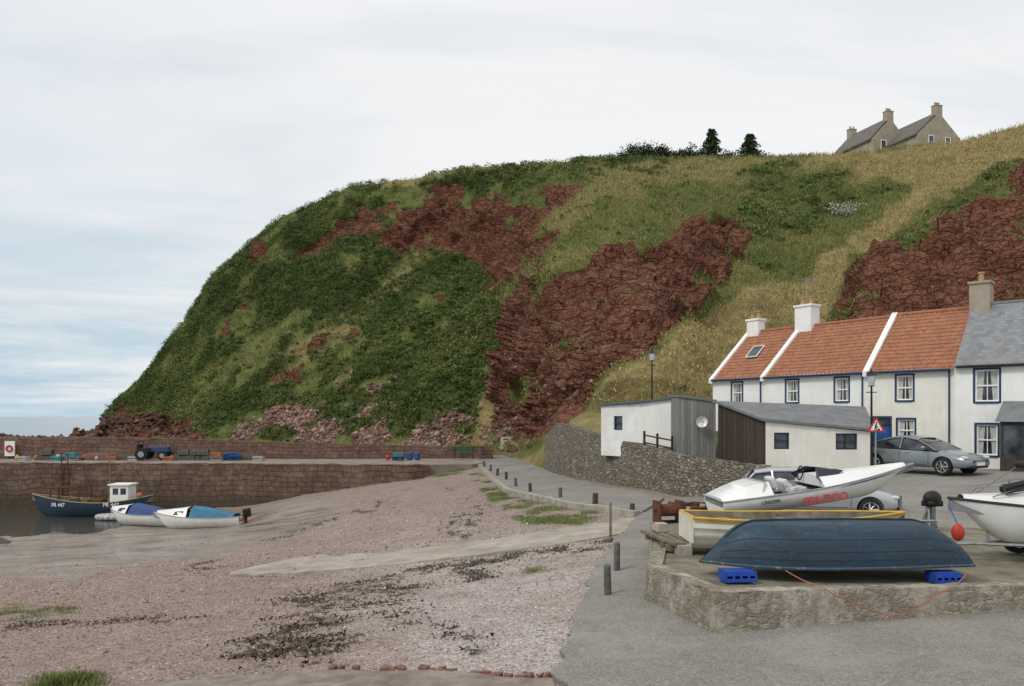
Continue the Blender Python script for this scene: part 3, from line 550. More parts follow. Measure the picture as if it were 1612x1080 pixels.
def strip2(name,L,Rr,m,mat,lift,skirt=0,jag=0,jr=0):
    L=np.array(L);Rr=np.array(Rr)
    if jag: L=L+(np.stack([fbm(np.c_[L*1.5,L[:,0]*0],4,5),fbm(np.c_[L*1.5,L[:,0]*0+9],4,6)],1)-.5)*jag
    if jr: Rr=Rr+(np.stack([fbm(np.c_[Rr*1.5,Rr[:,0]*0],4,15),fbm(np.c_[Rr*1.5,Rr[:,0]*0+9],4,16)],1)-.5)*jr
    u=np.linspace(0,1,m)[None,:,None]; Q=L[:,None]*(1-u)+Rr[:,None]*u; z=gnd(Q[...,0],Q[...,1])+lift; V=np.concatenate([Q,z[...,None]],-1)
    if skirt:
        def low(E): E=E.copy(); E[...,2]-=skirt; return E
        V=np.concatenate([low(V[:,:1]),V,low(V[:,-1:])],1); V=np.concatenate([low(V[:1]),V,low(V[-1:])],0)
    o=npmesh(name,V.reshape(-1,3),grid_faces(V.shape[0],V.shape[1]),mat,None,True); o.data.set_sharp_from_angle(angle=math.radians(35)); o['kind']='structure'; return o
strip2('road',ds(Lr,24),ds(Rw,24),50,asph,.06,.5,.35)
strip2('harbour_road',ds(gxy((1003,814),(960,806),(880,795),(800,775),(765,745),(748,728))+[(-3,60.8)]),ds(gxy((1045,787),(960,771),(880,750),(845,738),(822,718))+[(.6,61),(.6,62)]),14,asph,.09,.6)
pave=M('worn_paving',(.29,.25,.215),(.17,.13,.11),2.5,.9,.6,15)
strip2('pavement',ds([(-12,5)]*1+[(-9,8.9)]+gxy((180,1084),(380,1070),(520,1060),(700,1062),(830,1070),(866,1074)),20),ds([(-12,4.4),(-9,4.4),(-6,4.4),(-4,4.4),(-2.6,4.4),(-1,4.4),(.3,4.4),(1.17,4.4)],20),12,pave,.05,.6,.3)
def slipmat():
    t=NT('slipway_concrete',.92); p=t.n('ShaderNodeNewGeometry').outputs['Position']; c=t.ramp(t.noise(p,.9,6,.7),(.35,(.27,.235,.195)),(.62,(.42,.38,.32)))
    peb=t.sep(t.vor(p,20,'F1','Color')); gr_=t.mix(peb[0],(.39,.3,.265),(.22,.165,.14)); c=t.mix(t.ramp(t.noise(p,1.1,7,.8),(.54,0.),(.6,.8)),c,gr_); c=t.mix(t.ramp(t.noise(p,2.3,5,.7),(.6,0.),(.7,.5)),c,(.16,.145,.08)); t.col(c); t.bump(t.noise(p,9,5),.6,.03); return t.m
slipm=slipmat()
quaym=M('quay_paving',(.30,.25,.21),(.19,.155,.13),.9,.9,.5,9,.03)
strip2('slipway',ds(gxy((362,903),(470,878),(620,871),(780,850),(960,824),(1010,814)),20),ds(gxy((364,907),(470,904),(640,889),(860,862),(975,843),(1003,830)),20),12,slipm,.05,.4,.5,.4)
redst=M('red_edging_stone',(.26,.13,.10),(.14,.085,.065),5,.9,.5)
E=ds(gxy((520,1057),(600,1057),(700,1061),(830,1069),(866,1073)),7); g=Geo()
for (x,y),(x2,y2) in zip(E[:-1],E[1:]):
    if random.random()<.75: g.box(((x+x2)/2+random.uniform(-.03,.03),(y+y2)/2+.04,gz(x,y)+random.uniform(-.03,.0)),(math.hypot(x2-x,y2-y)*random.uniform(.7,.97),random.uniform(.09,.15),.16),math.atan2(y2-y,x2-x)+random.uniform(-.1,.1),jit=.02)
o=g.obj('edging_kerb',redst,bevel=.02); tag(o,'low kerb of worn red stones along the pavement edge','kerb')
E=ds(gxy((1003,814),(960,807),(880,796),(800,776),(765,746),(748,729)),9); g=Geo()
for (x,y),(x2,y2) in zip(E[:-1],E[1:]): g.box(((x+x2)/2,(y+y2)/2,gz(x,y)+.06),(math.hypot(x2-x,y2-y)*.98,.3,.3),math.atan2(y2-y,x2-x),jit=.006)
tag(g.obj('road_kerb',concrete),'raised concrete kerb between harbour road and shore grass','kerb')
# ------------------------------------------------------------------ harbour walls
def densewall(name,path,mat,label,cat,thick=.5,amp=.03,res=.35,cope=None):
    pts=[]
    for a,b in zip(path[:-1],path[1:]):
        k=max(1,int(math.hypot(b[0]-a[0],b[1]-a[1])/res))
        for i in range(k): pts.append([a[j]+(b[j]-a[j])*i/k for j in range(4)])
    pts.append(list(path[-1])); secs=[]
    for i,p in enumerate(pts):
        q=pts[min(i+1,len(pts)-1)]; o=pts[max(i-1,0)]; dx,dy=q[0]-o[0],q[1]-o[1]; l=math.hypot(dx,dy) or 1; nx,ny=dy/l,-dx/l
        sec=[]; nz_=7
        for j in range(nz_+1):
            f=j/nz_; z=p[2]+(p[3]-p[2])*f; b=(1-f)*.12*(p[3]-p[2])*.6+random.uniform(-amp,amp); sec.append((p[0]+nx*b,p[1]+ny*b,z+(random.uniform(-amp,amp) if j==nz_ else 0)))
        sec.append((p[0]-nx*thick,p[1]-ny*thick,p[3]+random.uniform(-amp,amp))); sec.append((p[0]-nx*thick,p[1]-ny*thick,p[2])); secs.append(sec)
    g=Geo(); g.loft(secs,close=True); o=g.obj(name,mat,smooth=True); return tag(o,label,cat)
densewall('quay_wall',[(-62,57,-2,3.3),(-30,55.3,-2,3.3),(-6.6,53,1,3.3),(-5.6,53.6,2,3.3)],pierstone,'weathered red sandstone quay wall beside the harbour basin','harbour wall',.7,.05,.5)
g=Geo(); g.prism([(-62,57.5),(-30,55.9),(-6.4,53.6),(-2.8,54.6),(-1.9,56),(-2.6,62),(-62,62)],'z',-1,3.27); o=g.obj('quay_surface',quaym); o['kind']='structure'
densewall('parapet_wall',[(-64,61.4,3.2,5.15),(-30,61.4,3.2,4.95),(-12,61.4,3.2,4.35),(-1.5,62.6,3.2,4.2)],parastone,'long red stone sea wall along the back of the quay','sea wall',.6,.03,.5)
densewall('low_block_wall',[(-1.0,70,3,4.7),(3.0,67,3.2,5.0)],concrete,'short pale concrete wall at the foot of the cliff','wall',.4,.03,.6)
densewall('retaining_wall',[(2.2,52.2,3.1,5.2),(2.7,48.6,3.0,6.15),(3.3,46,3.0,6.1),(4.5,42,2.9,5.6),(5.9,37.7,2.95,5.28),(7.05,34,3.0,4.95),(8.45,31.9,3.2,4.78),(9.7,30.3,3.3,4.66)],rubble,'curved dry rubble stone retaining wall beside the harbour road','retaining wall',.5,.03,.3)
# ------------------------------------------------------------------ boat platform
pz=3.85
zt=lambda x: pz-.1*max(0,min(1,(x-3.17)/5.5))
pth=[(3.6,20.5),(3.3,18),(2.5,14.6),(3.17,12.3),(8.9,13.3),(14.5,14.2)]
densewall('platform_wall',[(x,y,2.9,zt(x)) for x,y in pth],platwall,'low weathered stone and concrete wall edging the boat platform','wall',.28,.013,.2)
g=Geo()
g.add([(x,y,zt(x)-.06) for x,y in [(3.3,12.5),(8.9,13.45),(14.5,14.4),(14.5,20.5),(3.7,20.4),(3.45,18),(2.7,14.6)]],[tuple(range(7))]); dirt=M('gravelly_earth',(.26,.235,.18),(.13,.12,.08),2,.95,.6,25)
o=g.obj('platform_surface',dirt); o['kind']='structure'
# ------------------------------------------------------------------ boats
def hull_geo(L,B,D,bow=.35,stern=.1,tr=.8,n=26,m=9,vb=1.0,rake=.3,dd=.3,dbl=False,clinker=0,keelr=.8,mid=.42,srake=0,sr=0,ks=.8,bp=2.3):
    sec_o=[];inn=[]; sheer=[]
    for i in range(n+1):
        s=i/n
        if s<mid: b=tr+(1-tr)*math.sin(s/mid*math.pi/2)
        else: b=max(0.0,1-((s-mid)/(1-mid))**bp)
        if dbl and s<mid: b=max(0.0,1-((mid-s)/mid)**2.3)
        b=max(b*B/2,.015); zs_=D*(1+bow*max(0,(s-.35)/.65)**2+stern*max(0,(.4-s)/.4)**2)
        kz=D*keelr*max(0,(s-ks)/(1-ks))**2.2+ (D*keelr*.8*max(0,(.15-s)/.15)**2.2 if dbl else 0)+D*sr*max(0,(.14-s)/.14)**2
        def pt(t,sc=1):
            y=b*math.sin(t*math.pi/2)**(.75*vb); z=kz+(zs_-kz)*(1-math.cos(t*math.pi/2))**.9
            x=s*L+rake*t*s**4-(rake*t*(1-s)**4 if dbl else 0)-srake*t*(1-s)**5
            if clinker: y+= clinker*((t*5)%1)*(1 if b>.05 else 0)*-1
            return (x,y*sc,z)
        h=[pt(j/m) for j in range(m+1)]
        sec_o.append([(p[0],-p[1],p[2]) for p in h[::-1]]+h[1:])
        sheer.append(h[-1]); ib=max(b-.05,.005); zd=zs_-dd
        x=h[-1][0]; inn.append([(x,-ib,zs_),(x,-ib*.93,zd),(x,ib*.93,zd),(x,ib,zs_)])
    return sec_o,inn,sheer
def make_hull(parent,mats,L,B,D,name='hull',gun=None,gr=.035,transform=None,**k):
    so_,inn,sh=hull_geo(L,B,D,**k); g=Geo(); g.loft(so_); n=len(so_[0])
    g.add(so_[0],[tuple(range(n))]); h=g.obj(name,mats[0],parent,smooth=True)
    g=Geo(); g.loft(inn); g.add([inn[0][0],inn[0][1],inn[0][2],inn[0][3]],[(0,1,2,3)]); d=g.obj('interior',mats[1],parent,smooth=True)
    if gun:
        pts=[(p[0],-p[1],p[2]) for p in sh]; pts2=[p for p in sh]; g=Geo(); g.tube(pts,gr); g.tube(pts2,gr); g.tube([pts[0],pts2[0]],gr); g.obj('gunwale',gun,parent,smooth=True)
    return sh
navy=M('navy_hull_paint',(.02,.045,.085),(.035,.05,.07),2,.6,.2)
def worn_():
    t=NT('worn_blue_paint',.5,0,.35); v=t.co(); c=t.ramp(t.noise(t.mp(v,(.6,2,4)),2.2,7,.75),(.3,(.010,.024,.042)),(.55,(.016,.045,.075)),(.72,(.035,.08,.115)))
    s=t.sep(v); c=t.mix(t.ramp(t.noise(t.mp(v,(1,1,5)),5,6,.75),(.57,0.),(.7,.55)),c,(.13,.16,.17)); c=t.mix(t.ramp(t.noise(v,.9,5),(.5,0.),(.65,.5)),c,(.022,.034,.042)); t.col(c)
    t.bump(t.noise(v,10,5),.5,.02); return t.m
worn=worn_()
r=root('fishing_boat','dark blue wooden fishing boat with small white wheelhouse moored at quay','fishing boat',(-24.3,52.3,-.25),math.pi+.02)
make_hull(r,(navy,woodbrown),7.0,2.3,1.2,gun=M('cream_strake',(.4,.35,.2),None),gr=.03,dbl=True,bow=.42,stern=.35,rake=.45,dd=.4,keelr=.5)
g=Geo(); g.b2(.9,2.1,-.6,.6,.8,2.3); g.obj('wheelhouse',white,r,bevel=.04); g=Geo(); g.b2(.8,2.2,-.7,.7,2.3,2.38); g.obj('wheelhouse_roof',white,r)
for k in range(2):
    g=Geo(); g.b2(1.05+k*.5,1.4+k*.5,.6,.615,1.7,2.1); g.obj('window',glass,r)
g=Geo(); g.b2(2.1,2.115,-.4,.4,1.7,2.1).obj('window',glass,r)
g=Geo(); g.cyl((2.4,0,.8),(2.4,0,4.2),.05,.03); g.cyl((2.4,0,3),(1.0,0,3.6),.02); g.tube([(2.4,0,4.1),(6.8,0,1.7)],.012,4); g.tube([(2.4,0,4.1),(.2,0,1.6)],.012,4); g.obj('mast',woodbrown,r)
g=Geo(); g.tube([(4.0,-.8,.9),(4.0,-.8,2.2),(4.0,.8,2.2),(4.0,.8,.9)],.05); g.tube([(6.0,-.5,1),(6.0,-.5,2.1),(6.0,.5,2.1),(6.0,.5,1)],.05); g.tube([(4,.8,2.2),(6,.5,2.1)],.04); g.tube([(4,-.8,2.2),(6,-.5,2.1)],.04); g.obj('gantry',rust,r)
g=Geo(); g.box((3.2,0,1.1),(.9,.9,.5)); g.obj('fish_box',rust,r); g=Geo(); g.cyl((4.7,-.3,1.1),(4.7,.3,1.1),.28); g.obj('deck_winch',rust,r)
g=Geo(); g.sph((.3,.3,1.6),.22); g.obj('buoy',orange,r,smooth=2); 
lw=M('white_lettering',(.8,.8,.78),None)
for x,y_,a_ in ((5.15,1.17,.2),(1.75,1.17,-.18)): text('FR 447',.34,lw,r,(x,y_,.98),(math.radians(84),0,math.pi-a_),'registration_lettering')
def cuddy(px0,px1,pyw,cover,label,rz,L=None,ob=False,zoff=-.02):
    Y=H*F/(pyw-655); x0=(px0-806)/F*Y; x1=(px1-806)/F*Y; L=L or (x1-x0)
    r=root('small_boat',label,'boat',(x1,Y,zoff),math.pi+rz,group='small boats aground in the harbour')
    make_hull(r,(dirtywhite,seatgrey),L*.95,1.9,.74,gun=M('rubbing_strake',(.4,.41,.42),None),gr=.025,bow=.35,tr=.8,dd=.3,rake=.35)
    sh=hull_geo(L*.95,1.9,.74,bow=.35,tr=.8,rake=.35)[2]
    secs=[];n=len(sh)
    for i in range(2,int(n*.62)):
        x,b,z=sh[i]; f=(i-2)/(n*.62-2); hh=.12+.48*math.sin(min(1,f*1.15)*math.pi/2); secs.append([(x,-b,z+.03),(x,-b*.6,z+hh*.75),(x,0,z+hh),(x,b*.6,z+hh*.75),(x,b,z+.03)])
    g=Geo(); g.loft(secs); g.add(secs[-1],[(0,1,2,3,4)]); g.obj('cover',cover,r,smooth=True)
    secs=[]
    for i in range(int(n*.6),n-1):
        x,b,z=sh[i]; f=(i-n*.6)/(n*.4); hh=.48*(1-f)**.8; secs.append([(x,-b,z+.02),(x,-b*.62,z+hh),(x,0,z+hh*1.12),(x,b*.62,z+hh),(x,b,z+.02)])
    g=Geo(); g.loft(secs); g.obj('foredeck_cabin',whitegloss,r,smooth=True)
    i=int(n*.66); x,b,z=sh[i]
    for sgn_ in (1,-1):
        g=Geo(); g.add([(x,sgn_*b*.9,z+.12),(x+.6,sgn_*b*.78,z+.12),(x+.5,sgn_*b*.62,z+.3),(x,sgn_*b*.74,z+.34)],[(0,1,2,3)]); g.obj('window',glass,r)
    if ob:
        g=Geo(); g.box((-.25,0,.95),(.42,.34,.5),ry=.15); g.obj('outboard_motor',black,r,bevel=.06); g=Geo(); g.box((-.18,0,.45),(.16,.1,.8)); g.obj('outboard_leg',rust,r)
        g=Geo(); g.sph((-.15,.7,.7),(.13,.13,.16)); g.obj('fender',orange,r,smooth=2)
    return r
cuddy(180,268,829,tarpviolet,'small white cabin boat with dull blue cover aground on mud',-.28,L=4.2)
cuddy(247,382,832,tarpblue,'white cabin boat with teal blue cover and outboard motor',.04,ob=True)
r=root('inflatable_dinghy','small pale grey dinghy lying between the moored boats','dinghy',(-25.2,50.3,-.02),.1)
g=Geo(); ring=[(math.cos(a)*1.2,math.sin(a)*.55,.2) for a in np.linspace(.5,2*math.pi-.5,18)]; g.tube(ring,.17,8); g.obj('tube',M('grey_hypalon',(.5,.52,.52),None),r,smooth=2); g=Geo(); g.b2(-1.1,1.0,-.5,.5,.05,.15).obj('floor',seatgrey,r)
# upturned blue boat
r=root('upturned_boat','upturned dark blue wooden rowing boat with worn paint on blue crates','rowing boat',(0,0,0))
L=4.0; UD=.69
so_,inn,sh=hull_geo(L,1.6,UD,bow=0,stern=0,tr=.68,rake=.38,keelr=.55,n=44,m=14,vb=.72,mid=.5,srake=.33,sr=.38,ks=.84,bp=2.8)
def tr_(p): return (L-p[0],p[1],UD-p[2]+.03*(1-((p[0]/L)*2-1)**2)*(1 if p[2]<.4 else .5))
g=Geo(); S_=[[tr_(p) for p in s_] for s_ in so_]; g.loft(S_); n_=len(S_[0])
so0=S_[0]; cz0=sum(p[2] for p in so0)/n_; c1=[(p[0]+.05,p[1]*.75,cz0+(p[2]-cz0)*.75) for p in so0]; g.loft([so0,c1]); g.add(c1,[tuple(range(n_))]); g.obj('hull',worn,r,smooth=2)
g=Geo(); A_=[tr_(p) for p in sh]; Bq=[(p[0],-p[1],p[2]) for p in A_]; g.tube(A_,.03); g.tube(Bq,.03); g.tube([A_[0],Bq[0]],.03); g.obj('gunwale',M('scuffed_gunwale',(.05,.08,.11),(.27,.27,.25),6,.6,.2,lo=.3,hi=.45),r,smooth=True)
g=Geo(); kp=[s_[14] for s_ in S_]; g.tube([(p[0],p[1],p[2]+.015) for p in kp],.022,4); g.obj('keel',worn,r)
for k_ in (.5,.72,.88):
    for sd in (1,-1):
        g=Geo(); j=14+int(round(14*k_))*sd; pts=[s_[j] for s_ in S_][2:-2]; g.tube([(p[0],p[1],p[2]-.002) for p in pts],.008,4); g.obj('plank_lap',worn,r)
r.location=(3.72,14.0,4.03); r.rotation_euler=(math.radians(2),math.radians(.2),.07)
cr_=M('blue_crate_plastic',(.02,.08,.42),(.015,.06,.33),5,.5,0)
def crate(x,y,z,rz,label='bright blue plastic fish crate propping up the boat',w=.52,d_=.34,h=.17,gr='blue crates under the upturned boat',mat=None):
    g=Geo(); g.b2(-w/2,w/2,-d_/2,d_/2,0,.02)
    for sy in (-1,1): g.b2(-w/2,w/2,sy*d_/2-.012,sy*d_/2+.012,0,h*.35); g.b2(-w/2,w/2,sy*d_/2-.012,sy*d_/2+.012,h*.6,h)
    for sy in (-1,1):
        for k_ in range(5): g.b2(-w/2+k_*w/4-.02,-w/2+k_*w/4+.02,sy*d_/2-.01,sy*d_/2+.01,h*.3,h*.65)
    for sx in (-1,1): g.b2(sx*w/2-.012,sx*w/2+.012,-d_/2,d_/2,0,h)
    g.b2(-w/2,w/2,-d_/2,d_/2,h-.02,h); o=g.obj('fish_crate',mat or cr_,loc=(x,y,z),rz=rz); return tag(o,label,'crate',gr)
crate(3.82,13.35,3.82,.1); crate(7.45,13.6,3.74,.05,w=.45)
# yellow and white dinghy
r=root('wooden_dinghy','white clinker dinghy with yellow gunwale resting on the boat platform','dinghy',(3.62,16.3,3.86),.02)
yh=M('chalky_white_hull',(.76,.75,.65),(.6,.57,.46),2,.6,.2)
make_hull(r,(yh,woodbrown),4.35,1.6,.66,gun=yellow,gr=.03,bow=.12,stern=.08,tr=.75,dd=.2,clinker=.05,m=15,rake=.2)
sh=hull_geo(4.35,1.6,.66,bow=.12,stern=.08,tr=.75,rake=.2)[2]
g=Geo()
for i in range(len(sh)-1):
    for sd in (1,-1):
        a,b=sh[i],sh[i+1]; g.add([(a[0],sd*(a[1]+.01),a[2]),(b[0],sd*(b[1]+.01),b[2]),(b[0],sd*(b[1]*.99+.008),b[2]-.06),(a[0],sd*(a[1]*.99+.008),a[2]-.06)],[(0,1,2,3)])
g.obj('yellow_strake',yellow,r)
for x in (.9,2.1,3.2):
    g=Geo(); g.box((x,0,.55),(.25,1.35 if x<3 else 1,.03)); g.obj('thwart',woodbrown,r)
g=Geo(); g.box((-.02,0,.45),(.04,1.1,.5)).obj('transom',yh,r)
for x in (.6,3.2):
    g=Geo(); g.box((x,0,-.0),(.1,1.2,.1)); g.obj('support_block',woodbrown,r)
# jet boat
JX,JY,JZ=4.74,18.3,4.26
r=root('jet_boat','white sport jet boat with red side lettering on trailer','speedboat',(JX,JY,JZ),rot=(0,math.radians(-8),.03))
jw=4.12; JK=dict(bow=.32,stern=0,tr=.86,rake=.66,vb=.7); JD=.43
make_hull(r,(whitegloss,seatgrey),jw,1.9,JD,gun=M('grey_rubrail',(.35,.36,.38),None),gr=.02,dd=.14,keelr=.9,**JK)
sh=hull_geo(jw,1.9,JD,**JK)[2]; n=len(sh)
secs=[]
for i in range(int(n*.55),n-1):
    x,b,z=sh[i]; f=(i-n*.55)/(n*.45); hh=.22*(1-f)**.7+.02; secs.append([(x,-b*.97,z),(x,-b*.7,z+hh*.8),(x,-b*.2,z+hh),(x,b*.2,z+hh),(x,b*.7,z+hh*.8),(x,b*.97,z)])
g=Geo(); g.loft(secs); g.add(secs[0],[tuple(range(6))]); g.obj('foredeck',whitegloss,r,smooth=True)
secs=[]
for i in range(0,int(n*.3)):
    x,b,z=sh[i]; f=i/(n*.3); hh=.06+.22*math.sin(f*math.pi*.6); secs.append([(x,-b*.97,z),(x,-b*.7,z+hh),(x,b*.7,z+hh),(x,b*.97,z)])
g=Geo(); g.loft(secs); g.add(secs[-1],[(0,1,2,3)]); g.add(secs[0],[(0,1,2,3)]); g.obj('engine_cover',whitegloss,r,smooth=True)
tint=M('tinted_screen',(.03,.035,.05),None,rough=.1,bump=0)
for sd in (1,-1):
    g=Geo(); g.add([(2.3,sd*.75,.5),(2.95,sd*.4,.70),(2.9,sd*.03,.72),(2.15,sd*.75,.66),(2.35,sd*.3,.84)],[(0,1,4,3),(1,2,4)]); g.obj('windscreen',tint,r)
vin=M('two_tone_vinyl',(.62,.62,.63),(.3,.29,.33),3,.5,0,lo=.4,hi=.5)
for y in (-.4,.4):
    g=Geo(); g.box((1.75,y,.42),(.45,.5,.14)); g.box((1.52,y,.56),(.14,.5,.3),ry=-.25); g.obj('seat',vin,r,bevel=.05)
g=Geo(); g.tube([(2.25+.12*math.sin(a)*.4,.4+.16*math.cos(a),.68+.16*math.sin(a)) for a in np.linspace(0,6.28,12)],.018,5); g.cyl((2.3,.4,.68),(2.5,.4,.6),.02); g.obj('steering_wheel',black,r)
g=Geo(); g.tube([(.9,-.8,.48),(1.0,-.75,.74),(1.0,.75,.74),(.9,.8,.48)],.02); g.obj('tow_arch',chrome,r)
rd=M('red_decal',(.5,.02,.04),None,4,.4,0)
def decal(i0,i1,z0,z1,mat,name):
    s_=hull_geo(jw,1.9,JD,**JK)[0]; m_=len(s_[0])//2; g=Geo(); a=[];b=[]
    for i in range(i0,i1+1):
        sec=s_[i]; f=(i-i0)/(i1-i0)
        def at(t):
            k=m_+t*m_; k0=int(k); fr=k-k0; p=sec[min(k0,2*m_)]; q=sec[min(k0+1,2*m_)]; return tuple(p[c]+(q[c]-p[c])*fr for c in range(3))
        p,q=at(z0),at(z1+(z0-z1)*abs(2*f-1)**3*.8); a.append((p[0],-p[1]-.008,p[2])); b.append((q[0],-q[1]-.008,q[2]))
    g.loft([a,b]); g.obj(name,mat,r)
decal(16,24,.9,.94,purple,'purple_stripe')
text('SEA-DOO',.23,rd,r,(2.2,-.975,.14),(math.radians(66),0,-.01),'maker_lettering',.35,.006); text('CR033985',.1,M('blue_black_decal',(.03,.04,.09),None),r,(1.0,-.985,.28),(math.radians(78),0,0),'registration_lettering',0,.006)
def trailer(loc,rz,label,L=4.6,wd=1.7,wx_=1.6,h=.42,wr=.27):
    r=root('boat_trailer',label,'trailer',loc,rz)
    g=Geo(); 
    for sd in (-1,1): g.tube([(0,sd*wd/2*.8,h),(L*.6,sd*wd/2*.8,h),(L,0,h)],.035,6)
    g.tube([(wx_,-wd/2,h-.1),(wx_,wd/2,h-.1)],.035); g.tube([(.3,-wd/2*.8,h),(.3,wd/2*.8,h)],.03); g.tube([(L*.55,-wd/2*.8,h),(L*.55,wd/2*.8,h)],.03); g.tube([(L,0,h),(L+.6,0,h)],.035); g.tube([(L-.2,0,h),(L-.2,0,h+.6)],.03)
    g.obj('frame',galv,r)
    for sd in (-1,1):
        g=Geo(); g.cyl((wx_,sd*(wd/2+.02)-.09,wr),(wx_,sd*(wd/2+.02)+.09,wr),wr,wr,20); wh=g.obj('wheel',rubber,r,smooth=True); g=Geo(); g.cyl((wx_,sd*(wd/2+.02)-.1,wr),(wx_,sd*(wd/2+.02)+.1,wr),wr*.55,wr*.55,14); g.obj('rim',whitegloss,wh)
        g=Geo(); arc=[(wx_+math.cos(a)*(wr+.07),sd*(wd/2+.02),wr+math.sin(a)*(wr+.07)) for a in np.linspace(.2,2.94,9)]
        g.loft([[(p[0],p[1]-.12,p[2]) for p in arc],[(p[0],p[1]+.12,p[2]) for p in arc]]); g.obj('mudguard',black,r)
    return r
trailer((4.7,18.3,3.72),.03,'galvanised trailer carrying the white jet boat')
# right boat
r=root('cabin_boat','white cabin boat with rails and folded canopy on a trailer','boat',(13.6,15.85,4.06),math.pi+.03)
make_hull(r,(whitegloss,seatgrey),4.4,1.8,.7,gun=M('dark_rubrail',(.05,.05,.06),None),gr=.028,bow=.3,tr=.85,dd=.25,rake=.5,keelr=.9)
sh=hull_geo(4.4,1.8,.7,bow=.3,tr=.85,rake=.5)[2]; n=len(sh); secs=[]
for i in range(int(n*.42),n-1):
    x,b,z=sh[i]; f=(i-n*.42)/(n*.58); hh=.3*(1-f)**.6; secs.append([(x,-b*.95,z),(x,-b*.62,z+hh),(x,0,z+hh*1.15),(x,b*.62,z+hh),(x,b*.95,z)])
g=Geo(); g.loft(secs); g.add(secs[0],[(0,1,2,3,4)]); g.obj('cabin_top',whitegloss,r,smooth=True)
g=Geo(); g.add([(2.3,.72,1.0),(2.9,.68,1.0),(2.8,.56,1.16),(2.3,.6,1.22)],[(0,1,2,3)]); g.obj('window',glass,r)
dkst=M('dull_steel',(.3,.3,.3),None,3,.4,0,metal=.8)
g=Geo(); 
for sd in (1,-1): g.tube([(2.1,sd*.6,1.2),(3.2,sd*.4,1.25),(4.4,sd*.12,1.12),(4.5,0,.95)],.011,6); g.tube([(3.4,sd*.5,.9),(3.4,sd*.38,1.24)],.010,5)
g.tube([(1.2,-.82,.8),(3.0,-.7,1.5),(3.0,.7,1.5),(1.2,.82,.8)],.016,6); g.tube([(3.0,-.7,1.5),(4.2,-.3,.95)],.012,5); g.tube([(3.0,.7,1.5),(4.2,.3,.95)],.012,5); g.obj('rail',dkst,r)
g=Geo(); g.cyl((3.0,-.7,1.53),(3.0,.7,1.53),.08); g.cyl((2.9,.7,1.5),(4.0,.35,1.12),.07); g.cyl((3.0,-.3,1.15),(3.9,.2,1.1),.1); g.obj('folded_canopy',black,r)
g=Geo(); g.box((-.25,0,.9),(.4,.35,.55),ry=.15); g.obj('outboard_motor',black,r,bevel=.06)
text('Yarie',.15,M('blue_decal',(.03,.08,.3),None),r,(3.45,.84,.55),(math.radians(80),0,math.pi-.28),'name_lettering',.3)
trailer((13.6,15.85,3.72),math.pi+.03,'galvanised boat trailer with black tyres under the cabin boat',4.3,1.6,2.95,.34,.26)
r=root('marker_buoy','round red plastic fender hanging at the bow of the cabin boat','buoy',(8.66,15.3,4.34)); g=Geo(); g.sph((0,0,0),(.12,.11,.17),14,10); g.obj('float',red,r,smooth=2); Geo().cyl((0,0,.15),(.03,.4,.5),.012).obj('lanyard',bluepaint,r)
g=Geo(); pts=[]
A_=[Vector((4.6,13.25,4.0)),Vector((4.98,12.55,3.86)),Vector((5.3,12.52,3.7)),Vector((6.15,12.72,3.36)),Vector((6.45,12.8,3.42)),Vector((7.0,12.88,3.72)),Vector((7.35,13.0,3.84)),Vector((7.8,13.4,4.03))]
for a,b in zip(A_[:-1],A_[1:]):
    for k_ in range(5): f=k_/5; p=a.lerp(b,f); pts.append((p.x,p.y,p.z-.03*math.sin(f*math.pi)))
g.tube(pts,.010,5); tag(g.obj('mooring_rope',orange),'orange rope draped over the platform wall','rope')
